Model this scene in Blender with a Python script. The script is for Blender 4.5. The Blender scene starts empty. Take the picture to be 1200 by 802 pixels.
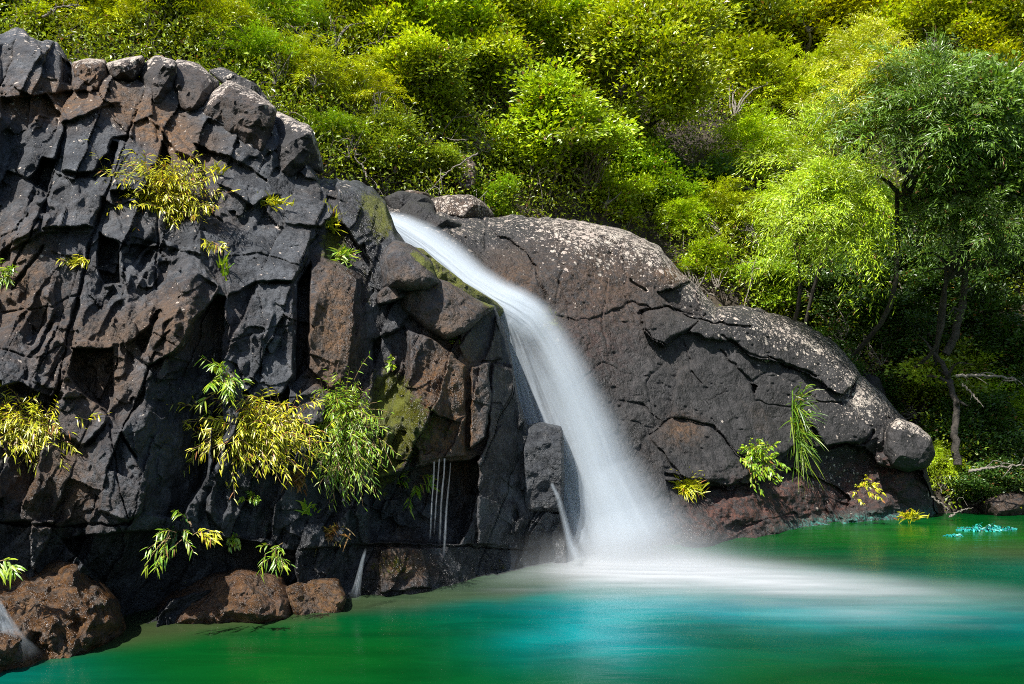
import bpy, math, random
import numpy as np
from math import radians as R

SC = bpy.context.scene
COL = SC.collection
FOC, CX, HY, CAMZ = 933.0, 600.0, 500.0, 1.6      # focal length, centre and eye line in photo units; eye height in metres


def P(px, py, D):
    """a sight line of the survey: photo position and distance -> metres"""
    px, py, D = np.asarray(px, float), np.asarray(py, float), np.asarray(D, float)
    return np.stack(np.broadcast_arrays((px - CX) / FOC * D, D, CAMZ + (HY - py) / FOC * D), -1)


# ------------------------------------------------------------------ noise
def hsh(ix, iy, iz, seed):
    M = np.uint64(0xFFFFFFFF)
    h = (ix.astype(np.int64) * 374761393 + iy.astype(np.int64) * 668265263 + iz.astype(np.int64) * 2147483647 + seed * 974711).astype(np.uint64) & M
    h = ((h ^ (h >> np.uint64(13))) * np.uint64(1274126177)) & M
    h = ((h ^ (h >> np.uint64(16))) * np.uint64(2246822519)) & M
    h = h ^ (h >> np.uint64(15))
    return (h & np.uint64(0xFFFFFF)).astype(np.float64) / float(0xFFFFFF)


def vnoise(x, y, z=None, seed=0):
    """smooth lattice noise in -1..1"""
    if z is None:
        z = np.zeros_like(x)
    xi, yi, zi = np.floor(x), np.floor(y), np.floor(z)
    fx, fy, fz = x - xi, y - yi, z - zi
    fx, fy, fz = [f * f * f * (f * (f * 6 - 15) + 10) for f in (fx, fy, fz)]
    out = 0
    for dx in (0, 1):
        wx = fx if dx else 1 - fx
        for dy in (0, 1):
            wy = fy if dy else 1 - fy
            for dz in (0, 1):
                wz = fz if dz else 1 - fz
                out = out + wx * wy * wz * hsh(xi + dx, yi + dy, zi + dz, seed)
    return out * 2 - 1


def fbm(x, y, z=None, octs=4, seed=0, gain=0.5, ridged=False):
    a, f, out, tot = 1.0, 1.0, 0, 0
    for o in range(octs):
        n = vnoise(x * f, y * f, None if z is None else z * f, seed + o * 17)
        if ridged:
            n = 1 - 2 * np.abs(n)
        out = out + a * n
        tot += a
        a *= gain
        f *= 2.03
    return out / tot


def cells(u, v, seed, jit=0.9):
    """jointed blocks: -> (random per block x4, offset from the block's seed, distance to the joint)"""
    ui, vi = np.floor(u), np.floor(v)
    F1 = np.full(u.shape, 1e9)
    F2 = np.full(u.shape, 1e9)
    bu = np.zeros(u.shape); bv = np.zeros(u.shape); ci = np.zeros(u.shape); cj = np.zeros(u.shape)
    z = np.zeros_like(ui)
    for dx in (-1, 0, 1):
        for dy in (-1, 0, 1):
            gx, gy = ui + dx, vi + dy
            su = gx + 0.5 + jit * (hsh(gx, gy, z, seed) - 0.5)
            sv = gy + 0.5 + jit * (hsh(gx, gy, z + 1, seed) - 0.5)
            d = np.hypot(u - su, v - sv)
            near = d < F1
            F2 = np.where(near, F1, np.minimum(F2, d))
            bu = np.where(near, u - su, bu); bv = np.where(near, v - sv, bv)
            ci = np.where(near, gx, ci); cj = np.where(near, gy, cj)
            F1 = np.where(near, d, F1)
    rnd = [hsh(ci, cj, z + 2 + k, seed) for k in range(4)]
    return rnd, bu, bv, F2 - F1


def facets(u, v, seed, step, tilt, crack, cw):
    rnd, bu, bv, e = cells(u, v, seed)
    o = (rnd[0] - 0.5) * 2 * step + (rnd[1] - 0.5) * 2 * tilt * bu + (rnd[2] - 0.5) * 2 * tilt * bv
    return o + crack * np.clip(1 - e / cw, 0, 1) ** 2


def trinoise(x, y, seed):
    """flat triangular facets meeting in sharp edges: heights on a skewed lattice, interpolated linearly"""
    s = (x + y) * .3660254
    u, v = x + s, y + s
    i, j = np.floor(u), np.floor(v)
    u, v = u - i, v - j
    z = np.zeros_like(i)
    a = hsh(i, j, z, seed); d = hsh(i + 1, j + 1, z, seed)
    b = np.where(u > v, hsh(i + 1, j, z, seed), hsh(i, j + 1, z, seed))
    hi, lo = np.maximum(u, v), np.minimum(u, v)
    return ((1 - hi) * a + (hi - lo) * b + lo * d) * 2 - 1


def chipped(u, v, seed, amps=((46, .055), (21, .028), (9, .011), (4.5, .0045))):
    """freshly broken stone: several sizes of flat chips, sheared so that no lattice shows"""
    o = 0
    for k, (size, amp) in enumerate(amps):
        a = .7 + 1.9 * k
        c, s = math.cos(a), math.sin(a)
        uu = u + size * .45 * fbm(u / size / 1.6, v / size / 1.6, seed=seed + 60 + k, octs=2)
        vv = v + size * .45 * fbm(u / size / 1.6, v / size / 1.6, seed=seed + 70 + k, octs=2)
        o = o + amp * trinoise((uu * c + vv * s) / size, (-uu * s + vv * c) / size * .8, seed + k)
    return o


def smooth(a, b, x):
    t = np.clip((x - a) / (b - a), 0, 1)
    return t * t * (3 - 2 * t)


def blob(px, py, cx, cy, rx, ry=None, rot=0):
    ry = ry or rx
    c, s = math.cos(R(rot)), math.sin(R(rot))
    dx, dy = px - cx, py - cy
    a, b = (dx * c + dy * s) / rx, (-dx * s + dy * c) / ry
    return np.exp(-(a * a + b * b))


def inside(px, py, pts):
    """even-odd test and distance to the outline"""
    n = len(pts)
    inn = np.zeros(px.shape, bool)
    dist = np.full(px.shape, 1e9)
    for i in range(n):
        x0, y0 = pts[i]
        x1, y1 = pts[(i + 1) % n]
        c = ((y0 > py) != (y1 > py)) & (px < (x1 - x0) * (py - y0) / ((y1 - y0) or 1e-9) + x0)
        inn ^= c
        L2 = (x1 - x0) ** 2 + (y1 - y0) ** 2 or 1e-9
        t = np.clip(((px - x0) * (x1 - x0) + (py - y0) * (y1 - y0)) / L2, 0, 1)
        dist = np.minimum(dist, np.hypot(px - x0 - t * (x1 - x0), py - y0 - t * (y1 - y0)))
    return inn, dist


def linedist(px, py, pts):
    dist = np.full(px.shape, 1e9)
    for (x0, y0), (x1, y1) in zip(pts[:-1], pts[1:]):
        L2 = (x1 - x0) ** 2 + (y1 - y0) ** 2 or 1e-9
        t = np.clip(((px - x0) * (x1 - x0) + (py - y0) * (y1 - y0)) / L2, 0, 1)
        dist = np.minimum(dist, np.hypot(px - x0 - t * (x1 - x0), py - y0 - t * (y1 - y0)))
    return dist


def table(xs, ys, vals, px, py):
    """smooth interpolation of a table of depths (rows ys, columns xs)"""
    vals = np.asarray(vals, float)
    def idx(a, q):
        q = np.clip(q, a[0], a[-1])
        i = np.clip(np.searchsorted(a, q, side='right') - 1, 0, len(a) - 2)
        a = np.asarray(a, float)
        return i, (q - a[i]) / (a[i + 1] - a[i])
    i, fx = idx(np.asarray(xs), px)
    j, fy = idx(np.asarray(ys), py)
    return ((vals[j, i] * (1 - fx) + vals[j, i + 1] * fx) * (1 - fy) + (vals[j + 1, i] * (1 - fx) + vals[j + 1, i + 1] * fx) * fy)


# ------------------------------------------------------------------ meshes
def mesh(name, verts, faces, attrs=None, shade=True, mat=None):
    """faces: (n,3) or (n,4) int array, or a list of those"""
    me = bpy.data.meshes.new(name)
    verts = np.ascontiguousarray(np.asarray(verts, np.float32).reshape(-1, 3))
    fl = faces if isinstance(faces, list) else [faces]
    fl = [np.asarray(f, np.int32) for f in fl if len(f)]
    me.vertices.add(len(verts))
    me.vertices.foreach_set('co', verts.ravel())
    nl = sum(f.size for f in fl)
    npoly = sum(len(f) for f in fl)
    me.loops.add(nl)
    me.loops.foreach_set('vertex_index', np.concatenate([f.ravel() for f in fl]))
    me.polygons.add(npoly)
    tot = np.concatenate([np.full(len(f), f.shape[1], np.int32) for f in fl])
    me.polygons.foreach_set('loop_start', np.concatenate([[0], np.cumsum(tot)[:-1]]).astype(np.int32))
    me.update(calc_edges=True)
    me.polygons.foreach_set('use_smooth', np.full(npoly, shade, bool))
    for k, v in (attrs or {}).items():
        a = me.attributes.new(k, 'FLOAT', 'POINT')
        a.data.foreach_set('value', np.ascontiguousarray(np.asarray(v, np.float32).ravel()))
    me.update()
    me.validate()
    if mat:
        me.materials.append(mat)
    return me


def link(name, me, loc=(0, 0, 0), parent=None):
    o = bpy.data.objects.new(name, me)
    o.location = tuple(float(c) for c in loc)
    COL.objects.link(o)
    if parent:
        o.parent = parent
    return o


def tag(o, label=None, cat=None, group=None, kind=None):
    if label: o['label'] = label
    if cat: o['category'] = cat
    if group: o['group'] = group
    if kind or label: o['kind'] = kind or 'thing'
    return o


def quads(nr, nc, off=0, wrap=False):
    r, c = np.meshgrid(np.arange(nr - 1), np.arange(nc if wrap else nc - 1), indexing='ij')
    c2 = (c + 1) % nc
    return (np.stack([r * nc + c, r * nc + c2, (r + 1) * nc + c2, (r + 1) * nc + c], -1).reshape(-1, 4) + off)


def tubes(paths, radii, sides=6):
    """list of polylines with radii at each point -> verts, faces"""
    V, F, o = [], [], 0
    for p, r in zip(paths, radii):
        p = np.asarray(p, float)
        n = len(p)
        t = np.gradient(p, axis=0)
        t /= np.linalg.norm(t, axis=1, keepdims=True) + 1e-9
        ref = np.array([0.31, 0.9, 0.2]) if abs(t[0, 1]) < 0.8 else np.array([1.0, 0, 0])
        a = np.cross(t, ref); a /= np.linalg.norm(a, axis=1, keepdims=True) + 1e-9
        b = np.cross(t, a)
        ang = np.arange(sides) / sides * 2 * np.pi
        ring = p[:, None] + np.asarray(r, float)[:, None, None] * (np.cos(ang)[None, :, None] * a[:, None] + np.sin(ang)[None, :, None] * b[:, None])
        V.append(ring.reshape(-1, 3)); F.append(quads(n, sides, o, True)); o += n * sides
    return np.concatenate(V), np.concatenate(F)
# ------------------------------------------------------------------ materials
class NT:
    def __init__(s, name):
        s.m = bpy.data.materials.new(name)
        s.m.use_nodes = True
        s.t = s.m.node_tree
        s.t.nodes.clear()
        s.out = s.n('ShaderNodeOutputMaterial')

    def n(s, typ, **kw):
        nd = s.t.nodes.new(typ)
        for k, v in kw.items():
            if k.startswith('i_'):
                nd.inputs[k[2:].replace('_', ' ')].default_value = v
            else:
                setattr(nd, k, v)
        return nd

    def l(s, a, b):
        s.t.links.new(a, b)

    def put(s, sock, v):
        if hasattr(v, 'is_output'):
            s.l(v, sock)
        else:
            sock.default_value = v

    def math(s, op, a, b=0.0, c=0.0, clamp=False):
        nd = s.n('ShaderNodeMath', operation=op, use_clamp=clamp)
        for k, v in enumerate((a, b, c)):
            s.put(nd.inputs[k], v)
        return nd.outputs[0]

    def ramp(s, x, a, b, lo=0.0, hi=1.0):
        nd = s.n('ShaderNodeMapRange', interpolation_type='SMOOTHSTEP')
        for k, v in zip(('Value', 'From Min', 'From Max', 'To Min', 'To Max'), (x, a, b, lo, hi)):
            s.put(nd.inputs[k], v)
        return nd.outputs[0]

    def mix(s, f, a, b, mode='MIX'):
        nd = s.n('ShaderNodeMix', data_type='RGBA', blend_type=mode)
        s.put(nd.inputs[0], f)
        for k, v in ((6, a), (7, b)):
            s.put(nd.inputs[k], v if hasattr(v, 'is_output') else (tuple(v) + (1.0,))[:4])
        return nd.outputs[2]

    def noise(s, scale, detail=5, rough=0.6, co=None, dist=0.0, dims='3D'):
        nd = s.n('ShaderNodeTexNoise', noise_dimensions=dims)
        nd.inputs['Scale'].default_value = scale
        nd.inputs['Detail'].default_value = detail
        nd.inputs['Roughness'].default_value = rough
        nd.inputs['Distortion'].default_value = dist
        if co is not None:
            s.l(co, nd.inputs['Vector'])
        return nd.outputs['Fac']

    def voro(s, scale, co=None, feature='F1', out='Distance', rnd=1.0):
        nd = s.n('ShaderNodeTexVoronoi', feature=feature)
        nd.inputs['Scale'].default_value = scale
        nd.inputs['Randomness'].default_value = rnd
        if co is not None:
            s.l(co, nd.inputs['Vector'])
        return nd.outputs[out]

    def attr(s, name):
        return s.n('ShaderNodeAttribute', attribute_name=name).outputs['Fac']


def rock_material(name, dark, light, brown, rough=0.62, lich=1.0):
    t = NT(name)
    co = t.n('ShaderNodeTexCoord').outputs['Object']
    big = t.noise(0.9, 4, 0.55, co)

    def ridged(scale, detail):
        nd = t.n('ShaderNodeTexNoise', noise_type='RIDGED_MULTIFRACTAL')
        for k, v in (('Scale', scale), ('Detail', detail), ('Roughness', .55), ('Lacunarity', 2.1), ('Offset', .9), ('Gain', 1.6)):
            nd.inputs[k].default_value = v
        t.l(co, nd.inputs['Vector'])
        return nd.outputs['Fac']
    mid = t.noise(4.5, 6, 0.65, co, 0.4)
    fine = t.noise(38, 5, 0.7, co)
    grit = t.noise(160, 3, 0.7, co)
    col = t.mix(t.ramp(mid, 0.34, 0.68), dark, light)
    # brown weathering: broad drifts broken up by grain
    bw = t.math('ADD', t.math('MULTIPLY', big, 0.9), t.math('MULTIPLY', t.noise(9, 5, 0.7, co), 0.55))
    bw = t.math('ADD', bw, t.math('MULTIPLY', t.attr('rust'), 0.55))
    col = t.mix(t.ramp(bw, 0.74, 1.05, 0, 0.88), col, brown)
    col = t.mix(t.ramp(t.noise(2.1, 6, 0.7, co, 0.5), 0.50, 0.68, 0, 0.55), col, t.mix(1.0, col, (1.75, 1.75, 1.72), 'MULTIPLY'))
    rst = t.math('MULTIPLY', t.attr('rust'), t.ramp(t.noise(13, 5, 0.7, co), 0.36, 0.60, 0, 0.85))
    col = t.mix(rst, col, (0.17, 0.078, 0.020))
    rd = t.math('MULTIPLY', t.attr('red'), t.ramp(t.noise(8, 6, 0.75, co), 0.42, 0.62, 0.05, 0.9))
    col = t.mix(rd, col, (0.115, 0.042, 0.026))
    # grain
    col = t.mix(t.ramp(fine, 0.36, 0.66, 0.0, 0.9), col, t.mix(0.55, col, (0.0, 0.0, 0.0)), 'MIX')
    col = t.mix(t.ramp(grit, 0.60, 0.76, 0.0, 0.45), col, (0.20, 0.195, 0.185))
    # crustose lichen: pale discs of many sizes, crowded where the lichen attribute is high
    wob = t.n('ShaderNodeVectorMath', operation='ADD')
    t.l(co, wob.inputs[0])
    nz = t.n('ShaderNodeTexNoise'); nz.inputs['Scale'].default_value = 22; t.l(co, nz.inputs['Vector'])
    sc = t.n('ShaderNodeVectorMath', operation='SCALE'); sc.inputs['Scale'].default_value = 0.06
    t.l(nz.outputs['Color'], sc.inputs[0]); t.l(sc.outputs[0], wob.inputs[1])
    wco = wob.outputs[0]
    li = t.math('MULTIPLY', t.attr('lichen'), lich)
    tot = None
    for scale, base, gain in ((5.5, 0.085, 0.36), (13.0, 0.035, 0.55), (30.0, 0.03, 0.6)):
        v = t.n('ShaderNodeTexVoronoi'); v.inputs['Scale'].default_value = scale
        t.l(wco, v.inputs['Vector'])
        rnd = t.n('ShaderNodeSeparateColor'); t.l(v.outputs['Color'], rnd.inputs[0])
        # radius of this disc
        r = t.math('MULTIPLY', t.math('SUBTRACT', rnd.outputs[0], t.math('SUBTRACT', 0.955, t.math('MULTIPLY', li, 0.80))), 1.0, clamp=True)
        r = t.math('ADD', t.math('MULTIPLY', t.math('POWER', r, 0.6), gain), t.math('MULTIPLY', t.math('GREATER_THAN', r, 0.0), base))
        d = t.math('SUBTRACT', r, v.outputs['Distance'])
        s = t.ramp(d, 0.0, 0.05)
        tot = s if tot is None else t.math('MAXIMUM', tot, s)
    patch = t.math('ADD', t.math('ADD', t.math('MULTIPLY', t.noise(8, 8, 0.72, wco), 0.9), t.math('MULTIPLY', t.noise(34, 4, 0.7, co), 0.5)), t.math('MULTIPLY', li, 0.42))
    tot = t.math('MAXIMUM', tot, t.math('MULTIPLY', t.ramp(patch, 1.06, 1.11), t.ramp(li, 0.12, 0.3)))
    tot = t.math('MULTIPLY', tot, t.ramp(t.noise(46, 4, 0.7, co), 0.38, 0.50, 0.12, 1.0))
    tot = t.math('MULTIPLY', tot, t.math('SUBTRACT', 1.0, t.attr('wet'), clamp=True))
    tot = t.math('MULTIPLY', tot, t.ramp(t.attr('lichen'), -0.0, 0.03, 0.0, 1.0))
    lc = t.mix(t.noise(3.0, 3, 0.6, co), (0.50, 0.46, 0.38), (0.44, 0.34, 0.29))
    col = t.mix(t.math('MULTIPLY', tot, 0.95), col, lc)
    # moss
    mo = t.ramp(t.math('ADD', t.attr('moss'), t.math('MULTIPLY', t.math('SUBTRACT', t.noise(14, 6, 0.75, co), 0.5), 1.5)), 0.40, 0.62)
    mo = t.math('MULTIPLY', mo, t.ramp(t.attr('moss'), 0.05, 0.2))
    mcol = t.mix(t.noise(30, 4, 0.7, co), (0.035, 0.055, 0.006), (0.16, 0.16, 0.012))
    col = t.mix(mo, col, mcol)
    te = t.math('MULTIPLY', t.attr('algae'), t.ramp(t.noise(17, 6, 0.8, co), 0.44, 0.62, 0.05, 0.9))
    col = t.mix(te, col, (0.04, 0.22, 0.18))
    wet = t.math('MULTIPLY', t.attr('wet'), t.ramp(t.noise(5, 4, 0.6, co), 0.36, 0.56, 0.15, 1.0))
    col = t.mix(t.math('MULTIPLY', wet, 0.75), col, t.mix(1.0, col, (0.42, 0.36, 0.29), 'MULTIPLY'))
    b = t.n('ShaderNodeBsdfPrincipled')
    t.l(col, b.inputs['Base Color'])
    ro = t.math('ADD', t.math('MULTIPLY', wet, -0.46), t.math('ADD', rough - 0.12, t.math('MULTIPLY', fine, 0.25)))
    t.l(t.math('MAXIMUM', ro, 0.2), b.inputs['Roughness'])
    b.inputs['Specular IOR Level'].default_value = 0.42
    h = t.math('ADD', t.math('MULTIPLY', t.noise(11, 8, 0.74, co, 0.3), 0.055), t.math('MULTIPLY', t.noise(70, 5, 0.75, co), 0.018))
    pit = t.ramp(t.voro(55, co), 0.05, 0.32, -0.006, 0.0)
    h = t.math('ADD', h, pit)
    h = t.math('SUBTRACT', h, t.math('MULTIPLY', ridged(3.4, 5), 0.022))
    h = t.math('SUBTRACT', h, t.math('MULTIPLY', ridged(15, 4), 0.006))
    h = t.math('ADD', h, t.math('MULTIPLY', wet, t.math('MULTIPLY', t.noise(20, 3, 0.5, co, 0.6), 0.030)))
    h = t.math('ADD', h, t.math('MULTIPLY', tot, 0.004))
    h = t.math('ADD', h, t.math('MULTIPLY', mo, t.math('MULTIPLY', t.noise(90, 3, 0.7, co), 0.03)))
    bp = t.n('ShaderNodeBump'); bp.inputs['Strength'].default_value = 0.85; bp.inputs['Distance'].default_value = 1.0
    t.l(h, bp.inputs['Height']); t.l(bp.outputs[0], b.inputs['Normal'])
    t.l(b.outputs[0], t.out.inputs[0])
    return t.m


def leaf_material(name, objcol=True, base=(0.1, 0.2, 0.02), alt=(0.2, 0.2, 0.02), dead=(0.2, 0.1, 0.03), dead_share=0.02, trans=0.27, var=0.55, rough=0.38):
    t = NT(name)
    rnd = t.n('ShaderNodeNewGeometry').outputs['Random Per Island']
    r2 = t.math('FRACT', t.math('MULTIPLY', rnd, 37.7))
    r3 = t.math('FRACT', t.math('MULTIPLY', rnd, 91.3))
    c0 = t.n('ShaderNodeObjectInfo').outputs['Color'] if objcol else (tuple(base) + (1,))
    if objcol:
        yel = t.mix(1.0, c0, (1.30, 1.10, 0.60), 'MULTIPLY')
        col = t.mix(t.ramp(r2, 0.35, 1.0, 0, 0.9), c0, yel)
    else:
        col = t.mix(t.ramp(r2, 0.25, 0.85), base, alt)
    v = t.math('ADD', 1.0 - var * 0.5, t.math('MULTIPLY', rnd, var))
    if objcol:
        v = t.math('MULTIPLY', v, t.ramp(t.attr('tone'), 0.0, 1.0, 0.42, 1.22))
    vc = t.n('ShaderNodeCombineColor')
    for k in range(3):
        t.l(v, vc.inputs[k])
    col = t.mix(1.0, col, vc.outputs[0], 'MULTIPLY')
    col = t.mix(t.math('LESS_THAN', r3, dead_share), col, dead)
    b = t.n('ShaderNodeBsdfPrincipled'); t.l(col, b.inputs['Base Color'])
    b.inputs['Roughness'].default_value = rough
    b.inputs['Specular IOR Level'].default_value = 0.5
    tr = t.n('ShaderNodeBsdfTranslucent')
    t.l(t.mix(1.0, col, (1.25, 1.15, 0.5), 'MULTIPLY'), tr.inputs['Color'])
    mx = t.n('ShaderNodeMixShader'); mx.inputs[0].default_value = trans
    t.l(b.outputs[0], mx.inputs[1]); t.l(tr.outputs[0], mx.inputs[2])
    t.l(mx.outputs[0], t.out.inputs[0])
    return t.m


def bark_material(name, a, b_):
    t = NT(name)
    co = t.n('ShaderNodeTexCoord').outputs['Object']
    c = t.mix(t.ramp(t.noise(18, 5, 0.7, co), 0.35, 0.65), a, b_)
    b = t.n('ShaderNodeBsdfPrincipled'); t.l(c, b.inputs['Base Color']); b.inputs['Roughness'].default_value = 0.85
    bp = t.n('ShaderNodeBump'); bp.inputs['Distance'].default_value = 0.03; t.l(t.noise(40, 4, 0.7, co), bp.inputs['Height'])
    t.l(bp.outputs[0], b.inputs['Normal'])
    t.l(b.outputs[0], t.out.inputs[0])
    return t.m


def soil_material():
    t = NT('leaf_litter_soil')
    co = t.n('ShaderNodeTexCoord').outputs['Object']
    c = t.mix(t.ramp(t.noise(2.2, 6, 0.7, co), 0.4, 0.65), (0.022, 0.016, 0.009), (0.06, 0.045, 0.028))
    c = t.mix(t.ramp(t.noise(24, 4, 0.7, co), 0.55, 0.75, 0, 0.7), c, (0.15, 0.12, 0.08))
    b = t.n('ShaderNodeBsdfPrincipled'); t.l(c, b.inputs['Base Color']); b.inputs['Roughness'].default_value = 0.95
    bp = t.n('ShaderNodeBump'); bp.inputs['Distance'].default_value = 0.08; t.l(t.noise(9, 6, 0.7, co), bp.inputs['Height'])
    t.l(bp.outputs[0], b.inputs['Normal']); t.l(b.outputs[0], t.out.inputs[0])
    return t.m


def falling_water_material(name, tint=(0.52, 0.575, 0.625), gain=1.0):
    """aerated water: white where the alpha attribute says it is thick, clear where it thins out"""
    t = NT(name)
    d = t.n('ShaderNodeBsdfDiffuse'); d.inputs['Color'].default_value = tint + (1,)
    tr = t.n('ShaderNodeBsdfTranslucent'); tr.inputs['Color'].default_value = tint + (1,)
    m1 = t.n('ShaderNodeMixShader'); m1.inputs[0].default_value = 0.45
    t.l(d.outputs[0], m1.inputs[1]); t.l(tr.outputs[0], m1.inputs[2])
    cl = t.n('ShaderNodeBsdfTransparent')
    m2 = t.n('ShaderNodeMixShader')
    t.l(t.math('MULTIPLY', t.attr('thick'), gain, clamp=True), m2.inputs[0])
    t.l(cl.outputs[0], m2.inputs[1]); t.l(m1.outputs[0], m2.inputs[2])
    t.l(m2.outputs[0], t.out.inputs[0])
    return t.m


def pool_material():
    t = NT('pool_water')
    co = t.n('ShaderNodeTexCoord').outputs['Object']
    st = t.n('ShaderNodeMapping'); st.inputs['Scale'].default_value = (0.5, 1.6, 1); t.l(co, st.inputs[0])
    sw = t.noise(1.3, 4, 0.55, st.outputs[0], 0.8)
    c = t.mix(t.attr('teal'), (0.0004, 0.036, 0.0055), (0.0, 0.135, 0.145))
    c = t.mix(t.attr('grass'), c, (0.004, 0.076, 0.005))
    c = t.mix(t.attr('silt'), c, (0.040, 0.040, 0.018))
    c = t.mix(1.0, c, t.mix(t.ramp(sw, 0.3, 0.7), (0.72, 0.76, 0.80), (1.18, 1.14, 1.12)), 'MULTIPLY')
    b = t.n('ShaderNodeBsdfPrincipled'); t.l(c, b.inputs['Base Color'])
    b.inputs['Roughness'].default_value = 0.2
    b.inputs['IOR'].default_value = 1.33
    b.inputs['Specular IOR Level'].default_value = 0.11
    bp = t.n('ShaderNodeBump'); bp.inputs['Distance'].default_value = 0.02; bp.inputs['Strength'].default_value = 0.5
    t.l(t.math('ADD', t.noise(2.5, 3, 0.5, st.outputs[0], 0.5), t.math('MULTIPLY', t.noise(11, 3, 0.6, st.outputs[0]), 0.12)), bp.inputs['Height'])
    t.l(bp.outputs[0], b.inputs['Normal'])
    t.l(b.outputs[0], t.out.inputs[0])
    return t.m


M_ROCK = rock_material('basalt', (0.014, 0.0165, 0.021), (0.073, 0.080, 0.090), (0.078, 0.054, 0.037))
M_SLAB = rock_material('basalt_dome', (0.015, 0.0142, 0.0142), (0.038, 0.0355, 0.035), (0.050, 0.036, 0.028), 0.66)
M_SOIL = soil_material()
M_LEAF = leaf_material('shrub_leaves')
M_PALE = bark_material('pale_bark', (0.10, 0.085, 0.065), (0.24, 0.21, 0.17))
M_DARKBARK = bark_material('dark_bark', (0.022, 0.018, 0.014), (0.06, 0.05, 0.038))
M_FALL = falling_water_material('white_water')
M_FOAM = falling_water_material('foam', (0.56, 0.58, 0.60))
M_POOL = pool_material()
TUFT = {
    'yellow': leaf_material('yellow_bamboo_grass', False, (0.36, 0.40, 0.012), (0.56, 0.50, 0.012), (0.30, 0.12, 0.03), 0.07),
    'green': leaf_material('green_bamboo_grass', False, (0.14, 0.29, 0.010), (0.30, 0.38, 0.015), (0.24, 0.12, 0.03), 0.03),
    'deep': leaf_material('deep_green_leaves', False, (0.03, 0.11, 0.012), (0.08, 0.18, 0.012), (0.15, 0.09, 0.03), 0.03),
    'reed': leaf_material('reed_grass', False, (0.08, 0.18, 0.012), (0.20, 0.27, 0.015), (0.2, 0.14, 0.03), 0.08),
    'dry': leaf_material('dry_orange_grass', False, (0.24, 0.12, 0.03), (0.20, 0.17, 0.03), (0.14, 0.06, 0.02), 0.2),
    'teal': leaf_material('teal_water_leaves', False, (0.01, 0.26, 0.24), (0.03, 0.34, 0.30), (0.02, 0.15, 0.18), 0.1),
}
M_STEM = bark_material('straw_stem', (0.13, 0.075, 0.035), (0.24, 0.16, 0.07))
# ------------------------------------------------------------------ the cliff on the left
XS = [-160, 0, 100, 200, 300, 400, 500, 600, 650]
YS = [30, 150, 250, 350, 450, 550, 620, 700, 780]
DEP = [
    [7.7, 8.2, 8.8, 9.3, 9.8, 10.4, 11.0, 11.6, 11.8],
    [7.0, 7.4, 7.9, 8.3, 8.8, 9.5, 10.4, 11.1, 11.3],
    [6.6, 6.9, 7.3, 7.6, 8.0, 8.7, 9.7, 10.5, 10.8],
    [6.3, 6.5, 6.8, 6.9, 7.4, 8.0, 8.8, 9.6, 10.1],
    [6.0, 6.2, 6.4, 6.5, 7.1, 7.7, 8.3, 9.2, 9.8],
    [5.7, 5.9, 6.1, 6.3, 7.0, 7.5, 8.1, 8.9, 9.6],
    [5.6, 5.8, 6.05, 6.35, 6.9, 7.4, 7.9, 8.8, 9.5],
    [5.6, 5.8, 6.2, 6.6, 6.95, 7.25, 7.75, 8.7, 9.3],
    [5.4, 5.5, 5.9, 6.4, 6.9, 7.2, 7.65, 8.6, 9.2],
]


def base_left(px, py):
    # a blurred table has no creases along its rows and columns
    s = 0
    for ox, oy, w in ((0, 0, .4), (-28, -28, .15), (28, -28, .15), (-28, 28, .15), (28, 28, .15)):
        s = s + w * table(XS, YS, DEP, px + ox, py + oy)
    return s


TOP_L = [(-520, 120), (-420, 40), (-330, 52), (-250, 18), (-170, 26), (0, 40), (13, 34), (27, 35), (44, 47), (67, 50), (80, 70), (92, 84), (125, 86), (165, 88), (205, 92), (240, 106), (270, 118), (300, 128),
         (330, 152), (355, 176), (375, 208), (392, 211), (420, 211), (440, 222), (452, 236), (462, 264), (480, 292), (502, 312), (536, 340), (560, 352),
         (580, 359), (590, 380), (600, 420), (608, 470), (618, 500), (656, 502), (660, 560), (664, 640)]
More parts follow.
